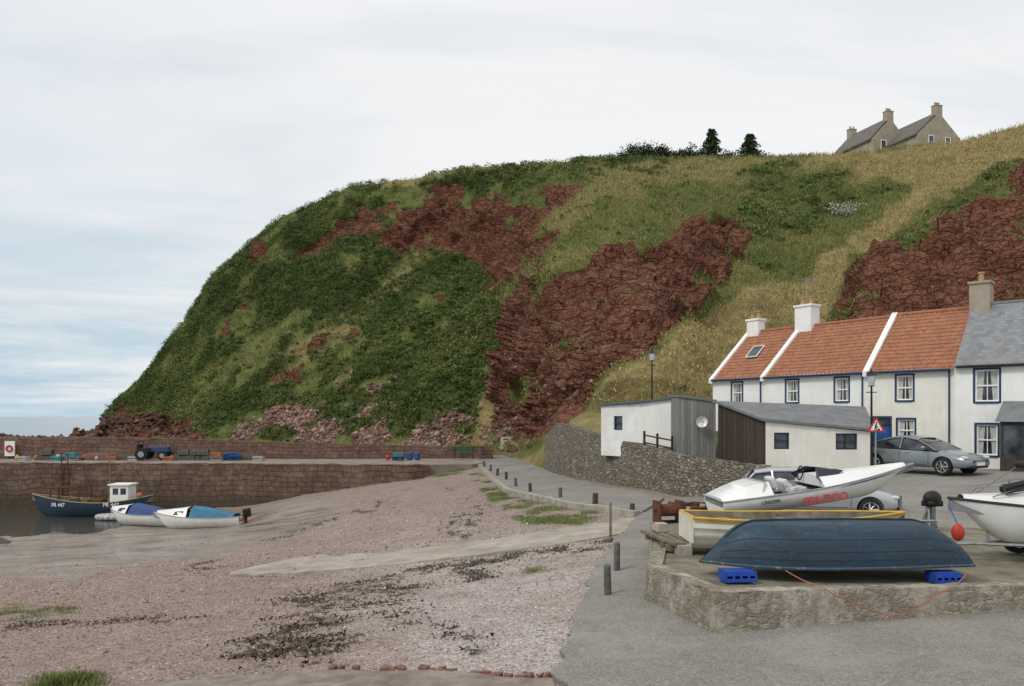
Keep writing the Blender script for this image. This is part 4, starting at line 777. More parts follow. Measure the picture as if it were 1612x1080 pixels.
# ------------------------------------------------------------------ cars
def car(loc,rz,paint,label,style='saloon'):
    r=root('parked_car',label,'car',loc,rz)
    if style=='saloon': st=[(-2.27,.42,.74,.62),(-2.2,.3,.95,.78),(-1.9,.26,1.02,.87),(-1.4,.24,1.0,.905),(-.6,.22,.95,.915),(.4,.22,.93,.915),(1.0,.23,.92,.905),(1.5,.24,.84,.89),(2.0,.25,.74,.84),(2.22,.3,.66,.74),(2.3,.4,.56,.6)]
    else: st=[(-2.25,.4,.85,.7),(-2.2,.3,1.0,.82),(-1.9,.26,1.02,.87),(-1.4,.24,1.01,.9),(-.6,.22,.98,.91),(.4,.22,.96,.91),(1.0,.23,.97,.9),(1.5,.24,.9,.88),(1.95,.25,.8,.83),(2.15,.3,.7,.74),(2.2,.4,.6,.62)]
    secs=[]
    for x,zb_,zt_,w_ in st:
        h=zt_-zb_; half=[(w_*.88,zb_),(w_,zb_+.12*h),(w_*1.0,zb_+.55*h),(w_*.97,zb_+.82*h),(w_*.86,zt_-.015),(w_*.4,zt_+.015)]
        secs.append([(x,-y,z) for y,z in half]+[(x,y,z) for y,z in half[::-1]])
    g=Geo(); g.loft(secs,close=True); body=g.obj('body',paint,r,smooth=2)
    sb=body.modifiers.new('s','SUBSURF'); sb.levels=2; sb.render_levels=2
    g=Geo()
    for x in (-1.38,1.38):
        for sd in (-1,1): g.cyl((x,sd*.62,.32),(x,sd*1.1,.32),.385,.385,28)
    cut=g.obj('cutter',black,r); bo=body.modifiers.new('b','BOOLEAN'); bo.object=cut; bo.operation='DIFFERENCE'
    bpy.context.view_layer.update(); dg=bpy.context.evaluated_depsgraph_get(); me=bpy.data.meshes.new_from_object(body.evaluated_get(dg)); body.modifiers.clear(); body.data=me; me.set_sharp_from_angle(angle=math.radians(38)); bpy.data.objects.remove(cut)
    prof=[(1.12,.90,.0),(.72,1.12,.0),(.28,1.33,0),(-.25,1.415,0),(-.8,1.38,0),(-1.35,1.24,0),(-1.95,1.0,0)] if style=='saloon' else [(1.12,.92,0),(.7,1.18,0),(.3,1.38,0),(-.3,1.46,0),(-1.3,1.44,0),(-1.85,1.36,0),(-2.2,.98,0)]
    secs=[]
    for x,z,_ in prof:
        bz=.9; k=(z-bz)/.5; wt=.82-.2*k; secs.append([(x,-.82,bz),(x,-wt,z-.05*k),(x,-wt*.8,z),(x,wt*.8,z),(x,wt,z-.05*k),(x,.82,bz)])
    g=Geo(); g.loft(secs); gl=g.obj('windows',glass,r,smooth=2,label='dark tinted windows and windscreens')
    i0,i1=2,(5 if style=='saloon' else 6)
    secs=[]
    for x,z,_ in prof[i0:i1+0]:
        k=(z-.9)/.5; wt=.82-.2*k; secs.append([(x,-wt-.015,z-.07*k),(x,-wt*.8,z+.012),(x,0,z+.03),(x,wt*.8,z+.012),(x,wt+.015,z-.07*k)])
    g=Geo(); g.loft(secs); g.obj('roof_panel',paint,r,smooth=2)
    def P(i,s): x,z,_=prof[i]; k=(z-.9)/.5; return Vector((x,s*(.82-.2*k+.004),z-.05*k))
    for s_ in (-1,1):
        g=Geo()
        for a,b in zip(range(0,6),range(1,7)):
            g.tube([P(a,s_),P(b,s_)],.028,6)
        g.tube([(-.35,s_*.84,.93),(-.35,s_*.64,1.37)],.03,6)
        if style!='saloon': g.tube([(-1.3,s_*.84,.95),(-1.35,s_*.64,1.4)],.04,6)
        g.obj('window_pillars',paint,r)
    for x in (-1.38,1.38):
        for s_ in (-1,1):
            g=Geo(); g.cyl((x,s_*.68,.32),(x,s_*.9,.32),.32,.32,28); wv=g.obj('wheel',rubber,r,smooth=True,bevel=.02)
            g=Geo(); g.cyl((x,s_*.86,.32),(x,s_*.905,.32),.05,.05,10)
            for k in range(7):
                a=k*2*math.pi/7; g.tube([(x,s_*.905,.32),(x+math.cos(a)*.21,s_*.91,.32+math.sin(a)*.21)],.026,5)
            g.tube([(x+math.cos(a)*.215,s_*.905,.32+math.sin(a)*.215) for a in np.linspace(0,6.283,20)],.018,5); g.obj('rim',chrome,wv)
    for s_ in (-1,1):
        g=Geo(); g.sph((2.08,s_*.66,.66),(.17,.13,.07),12,8); g.obj('headlight',lampglass,r,smooth=2)
        g=Geo(); g.sph((-2.16,s_*.66,.84),(.1,.17,.08),12,8); g.obj('tail_light',red,r,smooth=2)
        g=Geo(); g.sph((.68,s_*.96,1.0),(.08,.11,.07),10,7); g.obj('wing_mirror',paint,r,smooth=2)
        for x in (0,-1.0): g=Geo(); g.box((x,s_*.92,.8),(.16,.02,.025)); g.obj('door_handle',chrome,r)
        g=Geo()
        for x in (.85,-.33,-1.28): g.box((x,s_*.917,.6),(.008,.006,.5))
        g.box((-.2,s_*.917,.36),(1.9,.006,.012)); g.obj('door_seam',black,r)
    g=Geo(); g.box((2.27,0,.52),(.04,.9,.1)); g.box((2.24,0,.32),(.04,1.1,.08)); g.obj('grille',black,r); g=Geo(); g.box((2.3,0,.43),(.02,.5,.1)); g.obj('number_plate',whitegloss,r)
    return r
cx_,cy_=16.0,30.8; car((cx_,cy_,gz(cx_,cy_)+.08),math.atan2(-.866,.5),cargrey,'metallic grey four door saloon parked beside the cottages')
car((9.35,24.2,gz(9.35,24.2)+.03),math.radians(-14),carsilver,'silver estate car parked behind the jet boat','estate')
# small launching trolley with spare outboard behind the blue boat
r=root('launching_trolley','low galvanised launching trolley with black tyres and winch post','trailer',(9.35,19.6,gz(9.35,19.6)+.06),.1)
g=Geo(); g.tube([(-.9,-.4,.4),(.6,-.4,.4),(1.3,0,.45),(.6,.4,.4),(-.9,.4,.4)],.03); g.tube([(1.0,0,.42),(1.05,0,1.05)],.035); g.tube([(0,-.55,.28),(0,.55,.28)],.03); g.obj('frame',dkst,r)
for sd in (-1,1):
    g=Geo(); g.tube([(math.cos(a)*.24,sd*.55,.31+math.sin(a)*.24) for a in np.linspace(0,6.283,20)],.075,7); wv=g.obj('wheel',rubber,r,smooth=2); g=Geo(); g.cyl((0,sd*.55-.05,.31),(0,sd*.55+.05,.31),.17,.17,14); g.obj('rim',dkst,wv)
r=root('outboard_motor','black outboard motor clamped upright on a steel stand','outboard motor',(10.35,19.4,gz(10.35,19.4)+.06),.3)
g=Geo(); g.sph((0,0,1.0),(.25,.17,.2),14,9); g.b2(-.2,.2,-.14,.14,.82,.95); g.obj('cowling',black,r,smooth=2); g=Geo(); g.b2(-.07,.07,-.05,.05,.25,.85); g.box((.02,0,.22),(.34,.1,.1)); g.obj('leg',dkst,r,bevel=.02)
g=Geo(); g.tube([(-.3,-.25,0),(-.12,0,.8),(-.3,.25,0)],.025); g.tube([(.3,0,0),(-.12,0,.8)],.025); g.obj('stand',galv,r)
# ------------------------------------------------------------------ houses
def panel(g,x0,x1,z0,z1,holes,y=0,dp=.14,tx=None):
    X=sorted({x0,x1,*[h[0] for h in holes],*[h[1] for h in holes]}); Z=sorted({z0,z1,*[h[2] for h in holes],*[h[3] for h in holes]})
    for a,b in zip(X[:-1],X[1:]):
        for c,d in zip(Z[:-1],Z[1:]):
            if any(h[0]<=a and b<=h[1] and h[2]<=c and d<=h[3] for h in holes): continue
            g.add([(a,y,c),(b,y,c),(b,y,d),(a,y,d)],[(0,1,2,3)])
    for a,b,c,d in holes:
        g.add([(a,y,c),(b,y,c),(b,y,d),(a,y,d),(a,y+dp,c),(b,y+dp,c),(b,y+dp,d),(a,y+dp,d)],[(0,1,5,4),(1,2,6,5),(2,3,7,6),(3,0,4,7)])
def window(parent,x0,x1,z0,z1,trim=bluetrim,y=0,dp=.12,tw=.08,frame=white,style='sash'):
    g=Geo(); g.add([(x0,y+dp,z0),(x1,y+dp,z0),(x1,y+dp,z1),(x0,y+dp,z1)],[(0,1,2,3)]); w_=g.obj('window',glass,parent)
    g=Geo(); f=.055; yy0,yy1=y+dp-.05,y+dp-.004
    g.b2(x0,x0+f,yy0,yy1,z0,z1); g.b2(x1-f,x1,yy0,yy1,z0,z1); g.b2(x0+f,x1-f,yy0,yy1,z0,z0+f); g.b2(x0+f,x1-f,yy0,yy1,z1-f,z1)
    zm=(z0+z1)/2; g.b2(x0+f,x1-f,yy0-.01,yy1,zm-.03,zm+.03)
    if style=='sash': xm=(x0+x1)/2; g.b2(xm-.015,xm+.015,yy0+.01,yy1,z0+f,zm-.03); g.b2(xm-.015,xm+.015,yy0+.01,yy1,zm+.03,z1-f)
    g.obj('frame',frame,w_)
    if style=='sash':
        yc=y+dp-.003; a=x0+f; b=x1-f; w4=(b-a)*.3
        g=Geo(); g.add([(a,yc,z0+f),(a+w4*.8,yc,z0+f),(a+w4*1.2,yc,z1-f),(a,yc,z1-f)],[(0,1,2,3)]); g.obj('curtain',curt,w_)
        g=Geo(); g.add([(b,yc,z0+f),(b-w4*.8,yc,z0+f),(b-w4*1.2,yc,z1-f),(b,yc,z1-f)],[(0,1,2,3)]); g.obj('curtain',curt,w_)
    if trim:
        g=Geo(); o_=y-.012; g.b2(x0-tw,x0,o_,y+.01,z0-tw,z1+tw); g.b2(x1,x1+tw,o_,y+.01,z0-tw,z1+tw); g.b2(x0,x1,o_,y+.01,z1,z1+tw); g.b2(x0,x1,y-.05,y+.01,z0-tw,z0); g.obj('surround',trim,w_)
    return w_
def tiled(x0,x1,y0,z0,y1,z1,amp=.03,per=.22,rows=16):
    g=Geo(); nx=int((x1-x0)/per*6); secs=[]
    L=math.hypot(y1-y0,z1-z0); ny,nz=-(z1-z0)/L,(y1-y0)/L; sag=random.uniform(.02,.05)
    for r_ in range(rows):
        for e in (0,1):
            f=(r_+e)/rows; off=.022*(1-e); row=[]
            for i in range(nx+1):
                x=x0+(x1-x0)*i/nx; h=amp*(math.sin((x/per)*2*math.pi)*.5+.5)+off+random.uniform(-.006,.006)-sag*math.sin(math.pi*i/nx)*math.sin(math.pi*min(1,f+.2)); row.append((x,y0+(y1-y0)*f+ny*h*1,z0+(z1-z0)*f+abs(nz)*h))
            secs.append(row)
    g.loft(secs); return g
def chimney(parent,x,y,z0,z1,w=.75,d_=.6,mat=white,pots=2):
    g=Geo(); g.b2(x-w/2,x+w/2,y-d_/2,y+d_/2,z0,z1-.12); g.b2(x-w/2-.06,x+w/2+.06,y-d_/2-.06,y+d_/2+.06,z1-.12,z1); c=g.obj('chimney',mat,parent,bevel=.015)
    for k in range(pots):
        xx=x-w*.25+k*w*.5/(max(1,pots-1)) if pots>1 else x; g=Geo(); g.cyl((xx,y,z1),(xx,y,z1+.4),.12,.1,12); g.cyl((xx,y,z1+.36),(xx,y,z1+.44),.14,.14,12); g.obj('chimney_pot',pot,c,smooth=True)
    return c
def rowhouse(label,x,y,rz,L,z0,ze,zr,wallm,roofm,wins,doors,depth=6,tiles=True,skewl=True,skewr=False,name='cottage'):
    r=root(name,label,'house',(x,y,0),rz); zb_=z0-.5
    g=Geo(); holes=[(a,b,c,d) for a,b,c,d,*_ in wins]+doors; panel(g,0,L,zb_,ze,holes); g.add([(0,0,zb_),(0,depth,zb_),(0,depth,ze),(0,0,ze),(0,depth/2,zr-.03)],[(0,1,2,4,3)]); g.add([(L,0,zb_),(L,depth,zb_),(L,depth,ze),(L,0,ze),(L,depth/2,zr-.03)],[(0,1,2,4,3)]); g.add([(0,depth,zb_),(L,depth,zb_),(L,depth,ze),(0,depth,ze)],[(0,1,2,3)]); g.obj('wall',wallm,r)
    sl=(zr-ze)/(depth/2); ov=.18
    if tiles: g=tiled(.02,L-.02,-ov,ze-ov*sl,depth/2,zr); ro=g.obj('roof',roofm,r,smooth=True); g=tiled(.02,L-.02,depth+ov,ze-ov*sl,depth/2,zr); g.obj('rear_roof',roofm,r,smooth=True)
    else:
        g=Geo(); g.prism([(-ov,ze-ov*sl),(depth/2,zr),(depth+ov,ze-ov*sl),(depth+ov,ze-ov*sl+.07),(depth/2,zr+.07),(-ov,ze-ov*sl+.07)],'x',.02,L-.02); ro=g.obj('roof',roofm,r)
    g=Geo(); g.cyl((.05,depth/2,zr+.03),(L-.05,depth/2,zr+.03),.1,.1,8); g.obj('ridge_tiles',roofm if tiles else felt,r,smooth=True)
    g=Geo()
    for f,xx in ((skewl,-.0),(skewr,L-.0)):
        if f: g.prism([(-ov-.02,ze-ov*sl-.1),(depth/2,zr-.1),(depth+ov,ze-ov*sl-.1),(depth+ov,ze-ov*sl+.14),(depth/2,zr+.16),(-ov-.02,ze-ov*sl+.14)],'x',xx-.12,xx+.14)
    if skewl or skewr: g.obj('gable_skew',white,r)
    g=Geo(); g.cyl((.1,-.22,ze-.1),(L-.1,-.22,ze-.1),.055,.055,8); g.cyl((L-.2,-.06,ze-.12),(L-.2,-.06,z0),.035,.035,8); g.obj('gutter',bluetrim if tiles else black,r,smooth=True)
    for w_ in wins: window(r,*w_[:4])
    for a,b,c,d in doors:
        g=Geo(); g.b2(a,b,.1,.14,c,d-.35)
        for px_ in (a+.1,(a+b)/2+.04):
            g.b2(px_,px_+(b-a)/2-.14,.085,.1,c+.2,c+.8); g.b2(px_,px_+(b-a)/2-.14,.085,.1,c+.95,d-.5)
        dd_=g.obj('door',bluepaint,r); g=Geo(); g.sph((b-.1,.07,c+1.),.035); g.obj('handle',chrome,dd_); g=Geo(); g.b2(a,b,.12,.14,d-.32,d); g.obj('fanlight',glass,dd_)
        g=Geo(); g.b2(a-.1,a,-.012,.01,c,d+.1); g.b2(b,b+.1,-.012,.01,c,d+.1); g.b2(a,b,-.012,.01,d,d+.1); g.obj('surround',bluetrim,dd_)
    return r
ra=math.atan2(-.839,.545); rb=math.atan2(-.743,.669); rd_=math.atan2(-.669,.743)
uz0,uz1=7.3,8.38
A=rowhouse('white end cottage with orange pantile roof and rooflight',11.08,43.46,ra,3.49,4.2,8.65,11.35,white,pantile,[(1.35,2.05,uz0,uz1)],[])
chimney(A,.45,3,10.9,12.1,.8,.6,white,2)
g=Geo(); sl=(11.35-8.65)/3; q_=[(1.3,1.15,8.65+1.15*sl+.13),(2.0,1.15,8.65+1.15*sl+.13),(2.0,1.85,8.65+1.85*sl+.13),(1.3,1.85,8.65+1.85*sl+.13)]; g.add(q_,[(0,1,2,3)]); rl=g.obj('rooflight',glass,A)
g=Geo(); g.tube(q_+[q_[0]],.035,4); g.obj('frame',white,rl)
B=rowhouse('long white cottage with orange pantile roof and blue window surrounds',12.98,40.53,ra,5.73,4.2,8.65,11.35,white,pantile,[(1.35,2.05,uz0,uz1),(4.1,4.8,uz0,uz1),(4.1,4.85,5.5,6.6)],[],skewr=False)
chimney(B,.35,3,10.9,12.5,1.0,.75,white,2)
C_=rowhouse('cream cottage with orange pantile roof and bright blue door',16.1,35.72,rb,3.66,4.3,8.65,11.4,cream,pantile,[(1.3,1.98,uz0,uz1),(1.35,2.05,5.5,6.45)],[(.35,1.0,4.3,6.5)])
D_=rowhouse('white two storey house with grey slate roof',18.55,33.0,rd_,7.5,4.35,8.75,11.5,white,slatem,[(.75,1.6,7.2,8.5),(.8,1.55,5.0,6.25)],[],tiles=False,skewl=False)
chimney(D_,.38,3,10.7,12.55,.8,.8,harl,1)
g=Geo(); g.add([(2.4,1.2,9.95),(3.1,1.2,9.95),(3.1,1.9,10.6),(2.4,1.9,10.6)],[(0,1,2,3)]); g.obj('rooflight',glass,D_)
g=Geo(); g.tube([(0,0,0),(0,0,1.6)],.02,5); g.tube([(-.5,0,1.5),(.5,0,1.5)],.015,4)
for k in range(6): g.tube([(-.45+k*.18,-.18,1.5),(-.45+k*.18,.18,1.5)],.008,4)
o=g.obj('tv_aerial',galv); o.location=(15.7,42.0,12.4); tag(o,'thin metal television aerial fixed to a cottage chimney','aerial')
o2=o.copy(); o2.location=(13.75,44.65,12.0); o2.scale=(.6,.6,.6); o2.rotation_euler=(0,0,.6); COL.objects.link(o2)
r=root('porch','dark timber porch with glazed sides and slate roof','porch',(18.55,33.0,0),rd_)
g=Geo()
for x in (1.95,2.7,3.5):
    g.b2(x-.05,x+.05,-1.45,-1.35,4.3,6.35)
for y in (-.05,-.7): g.b2(1.9,2.0,y-.1,y,4.3,6.35)
g.b2(1.9,3.55,-1.46,-1.34,4.3,5.0); g.b2(1.9,2.0,-1.34,-.05,4.3,5.0); g.b2(1.9,3.55,-1.46,-1.34,6.25,6.4); g.b2(1.89,2.01,-1.34,-.02,6.25,6.4); g.obj('frame',darkwood,r)
g=Geo(); g.b2(1.94,1.96,-1.34,-.1,5.0,6.25); g.obj('window',glass,r); g=Geo(); g.b2(2.0,3.5,-1.41,-1.39,5,6.25); g.obj('window',glass,r)
g=Geo(); g.add([(1.75,-1.6,6.38),(3.7,-1.6,6.38),(3.7,-.02,7.2),(1.75,-.02,7.2),(1.75,-.02,6.38)],[(0,1,2,3),(0,3,4)]); g.obj('roof',felt,r)
def poly_build(name,label,cat,P,zb_,zts,mats,roofm,over=.12):
    r=root(name,label,cat,(0,0,0)); n=len(P)
    for i in range(n):
        j=(i+1)%n
        a,b=P[i],P[j]; L=math.hypot(b[0]-a[0],b[1]-a[1]); hl=mats[i][2] if len(mats[i])>2 else []
        g=Geo(); zc=min(zts[i],zts[j]); panel(g,0,L,zb_[i] if isinstance(zb_,list) else zb_,zc,hl)
        if zts[i]!=zts[j]: g.add([(0,0,zc),(L,0,zc),(L,0,zts[j]),(0,0,zts[i])],[(0,1,2,3)])
        o=g.obj(mats[i][0],mats[i][1],r,loc=(a[0],a[1],0),rz=math.atan2(b[1]-a[1],b[0]-a[0]))
        for h in hl: window(o,*h,trim=None,dp=.1,frame=mats[i][3],style='x')
    c=(sum(p[0] for p in P)/n,sum(p[1] for p in P)/n)
    Q=[(p[0]+(p[0]-c[0])/math.hypot(p[0]-c[0],p[1]-c[1])*over*1.4,p[1]+(p[1]-c[1])/math.hypot(p[0]-c[0],p[1]-c[1])*over*1.4) for p in P]
    g=Geo(); g.add([(q_[0],q_[1],z+.02) for q_,z in zip(Q,zts)]+[(q_[0],q_[1],z+.12) for q_,z in zip(Q,zts)],[tuple(range(n))[::-1],tuple(range(n,2*n))]+[(i,(i+1)%n,n+(i+1)%n,n+i) for i in range(n)]); g.obj('roof',roofm,r)
    return r
fr=M('dark_blue_frame',(.03,.05,.09),None)
P_=[(9.95,30.9),(14.1,30.9),(15.4,34.6),(9.05,34.6)]
poly_build('outbuilding','cream rendered outbuilding with brown plank side and grey felt roof','outbuilding',P_,[3.3,3.3,4,4.5],[6.38,5.98,6.9,7.16],[('wall',cream,[(.33,.93,5.3,5.95),(2.75,3.6,5.28,5.92)],fr),('side_wall',cream),('rear_wall',cream),('plank_wall',brownplank)],felt)
poly_build('timber_shed','weathered grey vertical plank shed above the stone wall','shed',[(7.33,34.8),(9.0,34.8),(9.3,38),(7.6,38)],4.4,[7.42,7.2,7.3,7.5],[('wall',greyplank),('side_wall',greyplank),('rear_wall',greyplank),('end_wall',greyplank)],felt,.05)
poly_build('white_shed','white painted shed with blue fascia and flat roof','shed',[(4.55,40.2),(6.1,38.2),(7.75,37.3),(9.2,41),(6,43)],4.6,[7.1,7.2,7.4,7.4,7.1],[('wall',dirtywhite,[(.9,1.5,5.9,6.6)],bluetrim),('front_wall',white),('side_wall',white),('rear_wall',dirtywhite),('end_wall',dirtywhite)],M('blue_fascia_roof',(.06,.12,.2),(.1,.11,.12),2,.7,.1))
r=root('satellite_dish','round white satellite dish fixed to the grey plank shed','satellite dish',(8.3,34.62,6.35)); g=Geo(); secs=[]
for k in range(6):
    a=k/5; secs.append([(math.cos(t_)*.25*a,-.12*(a*a)-.05,math.sin(t_)*.25*a) for t_ in np.linspace(0,2*math.pi,20)])
g.loft(secs); g.obj('dish',whitegloss,r,smooth=2); g=Geo(); g.tube([(0,.18,0),(0,-.06,0)],.02); g.tube([(0,-.1,-.25),(0,-.4,-.02)],.012); g.sph((0,-.4,0),.035); g.obj('arm',galv,r)
r=root('timber_fence','dark post and rail fence above the stone retaining wall','fence',(0,0,0))
E=[(6.25,37.2,5.05),(6.7,36.3,4.95),(7.2,35.4,4.85)]
for e in E: g=Geo(); g.b2(e[0]-.05,e[0]+.05,e[1]-.05,e[1]+.05,e[2]-.4,e[2]+.85); g.obj('post',darkwood,r)
for dz in (.3,.65):
    g=Geo()
    for a,b in zip(E[:-1],E[1:]): g.tube([(a[0],a[1],a[2]+dz),(b[0],b[1],b[2]+dz)],.04,5)
    g.obj('rail',darkwood,r)
slbrown=M('brown_grey_slate',(.17,.155,.135),(.11,.10,.09),1.5,.8,.3,8)
def hillhouse(px,Y,pybase,wd,ht,rz,label,ln=9,sm=None):
    X=(px-806)/F*Y; zb_=H+(655-pybase)/F*Y; r=root('stone_house',label,'house',(X,Y,zb_),rz)
    he=ht*.45; g=Geo(); g.prism([(-wd/2,-2),(wd/2,-2),(wd/2,he),(0,ht),(-wd/2,he)],'y',0,ln); g.obj('wall',harl,r)
    g=Geo(); g.prism([(-wd/2-.3,he-.15),(0,ht+.12),(wd/2+.3,he-.15),(wd/2+.3,he+.1),(0,ht+.38),(-wd/2-.3,he+.1)],'y',.25,ln-.1); g.obj('roof',slbrown,r)
    chimney(r,0,.5,ht-.4,ht+1.3,1.3,.8,harl,3); chimney(r,0,ln-.5,ht-.4,ht+1.3,1.3,.8,harl,2)
    for x in (-wd*.2,wd*.2):
        g=Geo(); g.b2(x-.4,x+.4,-.03,.02,he-1.4,he-.1); w_=g.obj('window',glass,r); g=Geo(); g.b2(x-.5,x-.4,-.05,.02,he-1.5,he); g.b2(x+.4,x+.5,-.05,.02,he-1.5,he); g.b2(x-.4,x+.4,-.05,.02,he-.1,he); g.obj('frame',white,w_)
    return r
hillhouse(1479,117,244,7.8,6.2,.3,'brown harled house with chimneys on the clifftop',10)
hillhouse(1402,122,250,6.8,6.2,.3,'second brown harled house partly behind its neighbour on the clifftop',9)
# ------------------------------------------------------------------ street furniture
def lamp(x,y,z,h,label):
    r=root('street_lamp',label,'street lamp',(x,y,z),group='black harbour street lamps'); g=Geo(); g.cyl((0,0,0),(0,0,.5),.1,.08); g.cyl((0,0,.5),(0,0,h-.5),.05,.035); g.tube([(-.2,0,h-.75),(.2,0,h-.75)],.018); g.obj('post',black,r,smooth=True)
    g=Geo(); g.cyl((0,0,h-.5),(0,0,h-.12),.1,.17,6); g.obj('lantern',lampglass,r); g=Geo(); g.cyl((0,0,h-.12),(0,0,h+.06),.21,.05,6); g.cyl((0,0,h+.06),(0,0,h+.16),.03,.01,6); g.cyl((0,0,h-.53),(0,0,h-.5),.12,.12,6); g.obj('lamp_shade',black,r)
lamp(13.6,29.8,4.1,4.15,'tall black lamp post with lantern beside the outbuilding'); lamp(7.55,42.5,5.8,4.3,'black lamp post with lantern above the sheds on the slope')
r=root('warning_sign','triangular red bordered roadworks warning sign on a post','road sign',(13.55,29.35,4.05)); g=Geo(); g.cyl((0,0,0),(0,0,2.45),.03); g.obj('post',galv,r)
tri=lambda s: [(-s,-s*.58),(s,-s*.58),(0,s*1.15)]
def tr3(s,y0,y1,mat,nm): g=Geo(); g.prism([(a,b+2.15) for a,b in tri(s)],'y',y0,y1); return g.obj(nm,mat,r)
tr3(.34,-.05,-.035,red,'border'); tr3(.225,-.056,-.05,white,'panel')
g=Geo(); g.sph((.0,-.06,2.3),(.03,.006,.03)); g.box((-.02,-.06,2.19),(.05,.008,.16),ry=.3); g.box((.03,-.06,2.16),(.13,.008,.025),ry=.6); g.box((-.05,-.06,2.08),(.03,.008,.12),ry=.3); g.box((.0,-.06,2.08),(.03,.008,.12),ry=-.2); g.box((.09,-.06,2.05),(.1,.008,.05)); g.obj('pictogram',black,r)
def bollard(px,py,h,rad,mat,label,top=None,cat='bollard',lean=0):
    p=G(px,py); g=Geo(); g.cyl((0,0,-.15),(0,0,h),rad,rad*.92,12); g.cyl((0,0,h),(0,0,h+.03),rad*.92,rad*.6,12)
    o=g.obj('bollard',mat,smooth=True,loc=p,rot=(random.uniform(-.05,.05),random.uniform(-.06,.06)+lean,random.uniform(0,3))); return tag(o,label,cat,'bollards along the harbour edge')
conc_b=M('grey_concrete_post',(.16,.16,.155),(.07,.07,.065),6,.9,.4)
bollard(957,941,.62,.075,conc_b,'dark weathered post bollard at the edge of the slipway road'); bollard(971,902,.66,.075,conc_b,'dark weathered post bollard at the edge of the slipway road')
p=G(961,852); g=Geo(); g.cyl((0,0,-.1),(0,0,1.1),.04,.035); tag(g.obj('mooring_pole',woodbrown,loc=p),'thin leaning wooden pole beside the slipway','pole')
rk_=M('dark_rusty_iron',(.12,.07,.05),(.06,.045,.038),7,.9,.5)
for px,py in ((937,797),(882,786),(835,777),(812,768),(797,757),(783,751),(772,744),(762,738)): bollard(px,py,.5,.09 if px<900 else .12,rk_ if px%2 else conc_b,'short rusty mooring bollard standing on the road kerb')
bollard(995,811,.4,.1,rk_,'short rusty mooring bollard standing on the road kerb')
p=G(1052,828); r=root('rusty_winch','old rusty iron boat winch beside the slipway head','winch',p,.2)
g=Geo(); g.box((-.38,0,.4),(.06,.6,.8)); g.box((.38,0,.4),(.06,.6,.8)); g.box((0,.25,.1),(.8,.08,.1)); g.obj('frame',rust,r); g=Geo(); g.cyl((-.35,0,.5),(.35,0,.5),.2,.2,14); g.cyl((-.5,0,.5),(.5,0,.5),.05); g.obj('drum',rust,r); g=Geo(); g.cyl((.44,0,.5),(.48,0,.5),.3,.3,18); g.obj('gear_wheel',rust,r)
p=G(1092,806); r=root('scrap_heap','low heap of rusty iron gear and chain','scrap',p); g=Geo()
for k in range(14): g.box((random.uniform(-.8,.8),random.uniform(-.3,.3),random.uniform(.05,.3)),(random.uniform(.1,.6),random.uniform(.05,.2),random.uniform(.05,.2)),random.uniform(0,3),random.uniform(-.4,.4))
g.obj('iron_gear',rust,r); g=Geo(); g.tube([(-.7+.1*k,.1*math.sin(k),.34) for k in range(14)],.03); g.obj('chain',rust,r)
r=root('timber_stack','stack of old wooden beams and planks at the platform corner','timber',(3.35,16.9,3.8),.15); g=Geo()
for k in range(5): g.box((random.uniform(-.05,.05),-.7+.36*k,.1),(.5,.12,.12),random.uniform(-.2,.2))
for k in range(3): g.box((-.2+.2*k,0,.2),(.13,1.9,.06),random.uniform(-.06,.06))
g.obj('planks',woodbrown,r)
for c_ in (((0,-.9,.05),(.3,.25,.28)),((.05,.6,.33),(.25,.25,.2))): g=Geo(); g.box(*c_); g.obj('block',concrete,r,bevel=.02)
# ------------------------------------------------------------------ quay clutter
qy=59.5
def qx(px,y=59.5): return (px-806)/F*y
r=root('lifebuoy_board','white board with red lifebuoy fixed to the sea wall','lifebuoy',(qx(16,61.15),61.12,3.3)); g=Geo(); g.b2(-.38,.38,-.05,.05,.2,1.35); g.obj('board',white,r)
g=Geo(); g.tube([(math.cos(a)*.22,-.1,.78+math.sin(a)*.22) for a in np.linspace(0,6.283,18)],.065,7); g.obj('lifebuoy',red,r,smooth=2)
tracb=M('tractor_blue',(.04,.09,.2),(.03,.06,.13),3,.6,.1)
def tractor(px):
    r=root('old_tractor','small dark blue tractor parked on the quay','tractor',(qx(px),qy,3.3),.1)
    for x,rr_ in ((-.7,.45),(.8,.34)):
        for s_ in (-1,1):
            g=Geo(); g.cyl((x,s_*.55,rr_),(x,s_*.8,rr_),rr_,rr_,20); wv=g.obj('wheel',rubber,r,smooth=True); g=Geo(); g.cyl((x,s_*.7,rr_),(x,s_*.82,rr_),rr_*.5,rr_*.5,12); g.obj('rim',galv,wv)
    g=Geo(); g.box((.4,0,.8),(1.5,.6,.4)); g.obj('bonnet',tracb,r,bevel=.06); g=Geo(); g.b2(-1.1,-.2,-.5,.5,.6,.9); g.b2(-1.1,-1,-.5,.5,.9,1.15); g.tube([(-1,-.5,.9),(-1,-.5,1.4),(-1,.5,1.4),(-1,.5,.9)],.04); g.obj('seat',black,r); g=Geo(); g.cyl((.8,0,1),(.8,0,1.35),.04); g.obj('exhaust',rust,r)
tractor(243)
creelm=M('creel_netting',(.10,.11,.10),(.045,.045,.04),14,.9,.6,40)
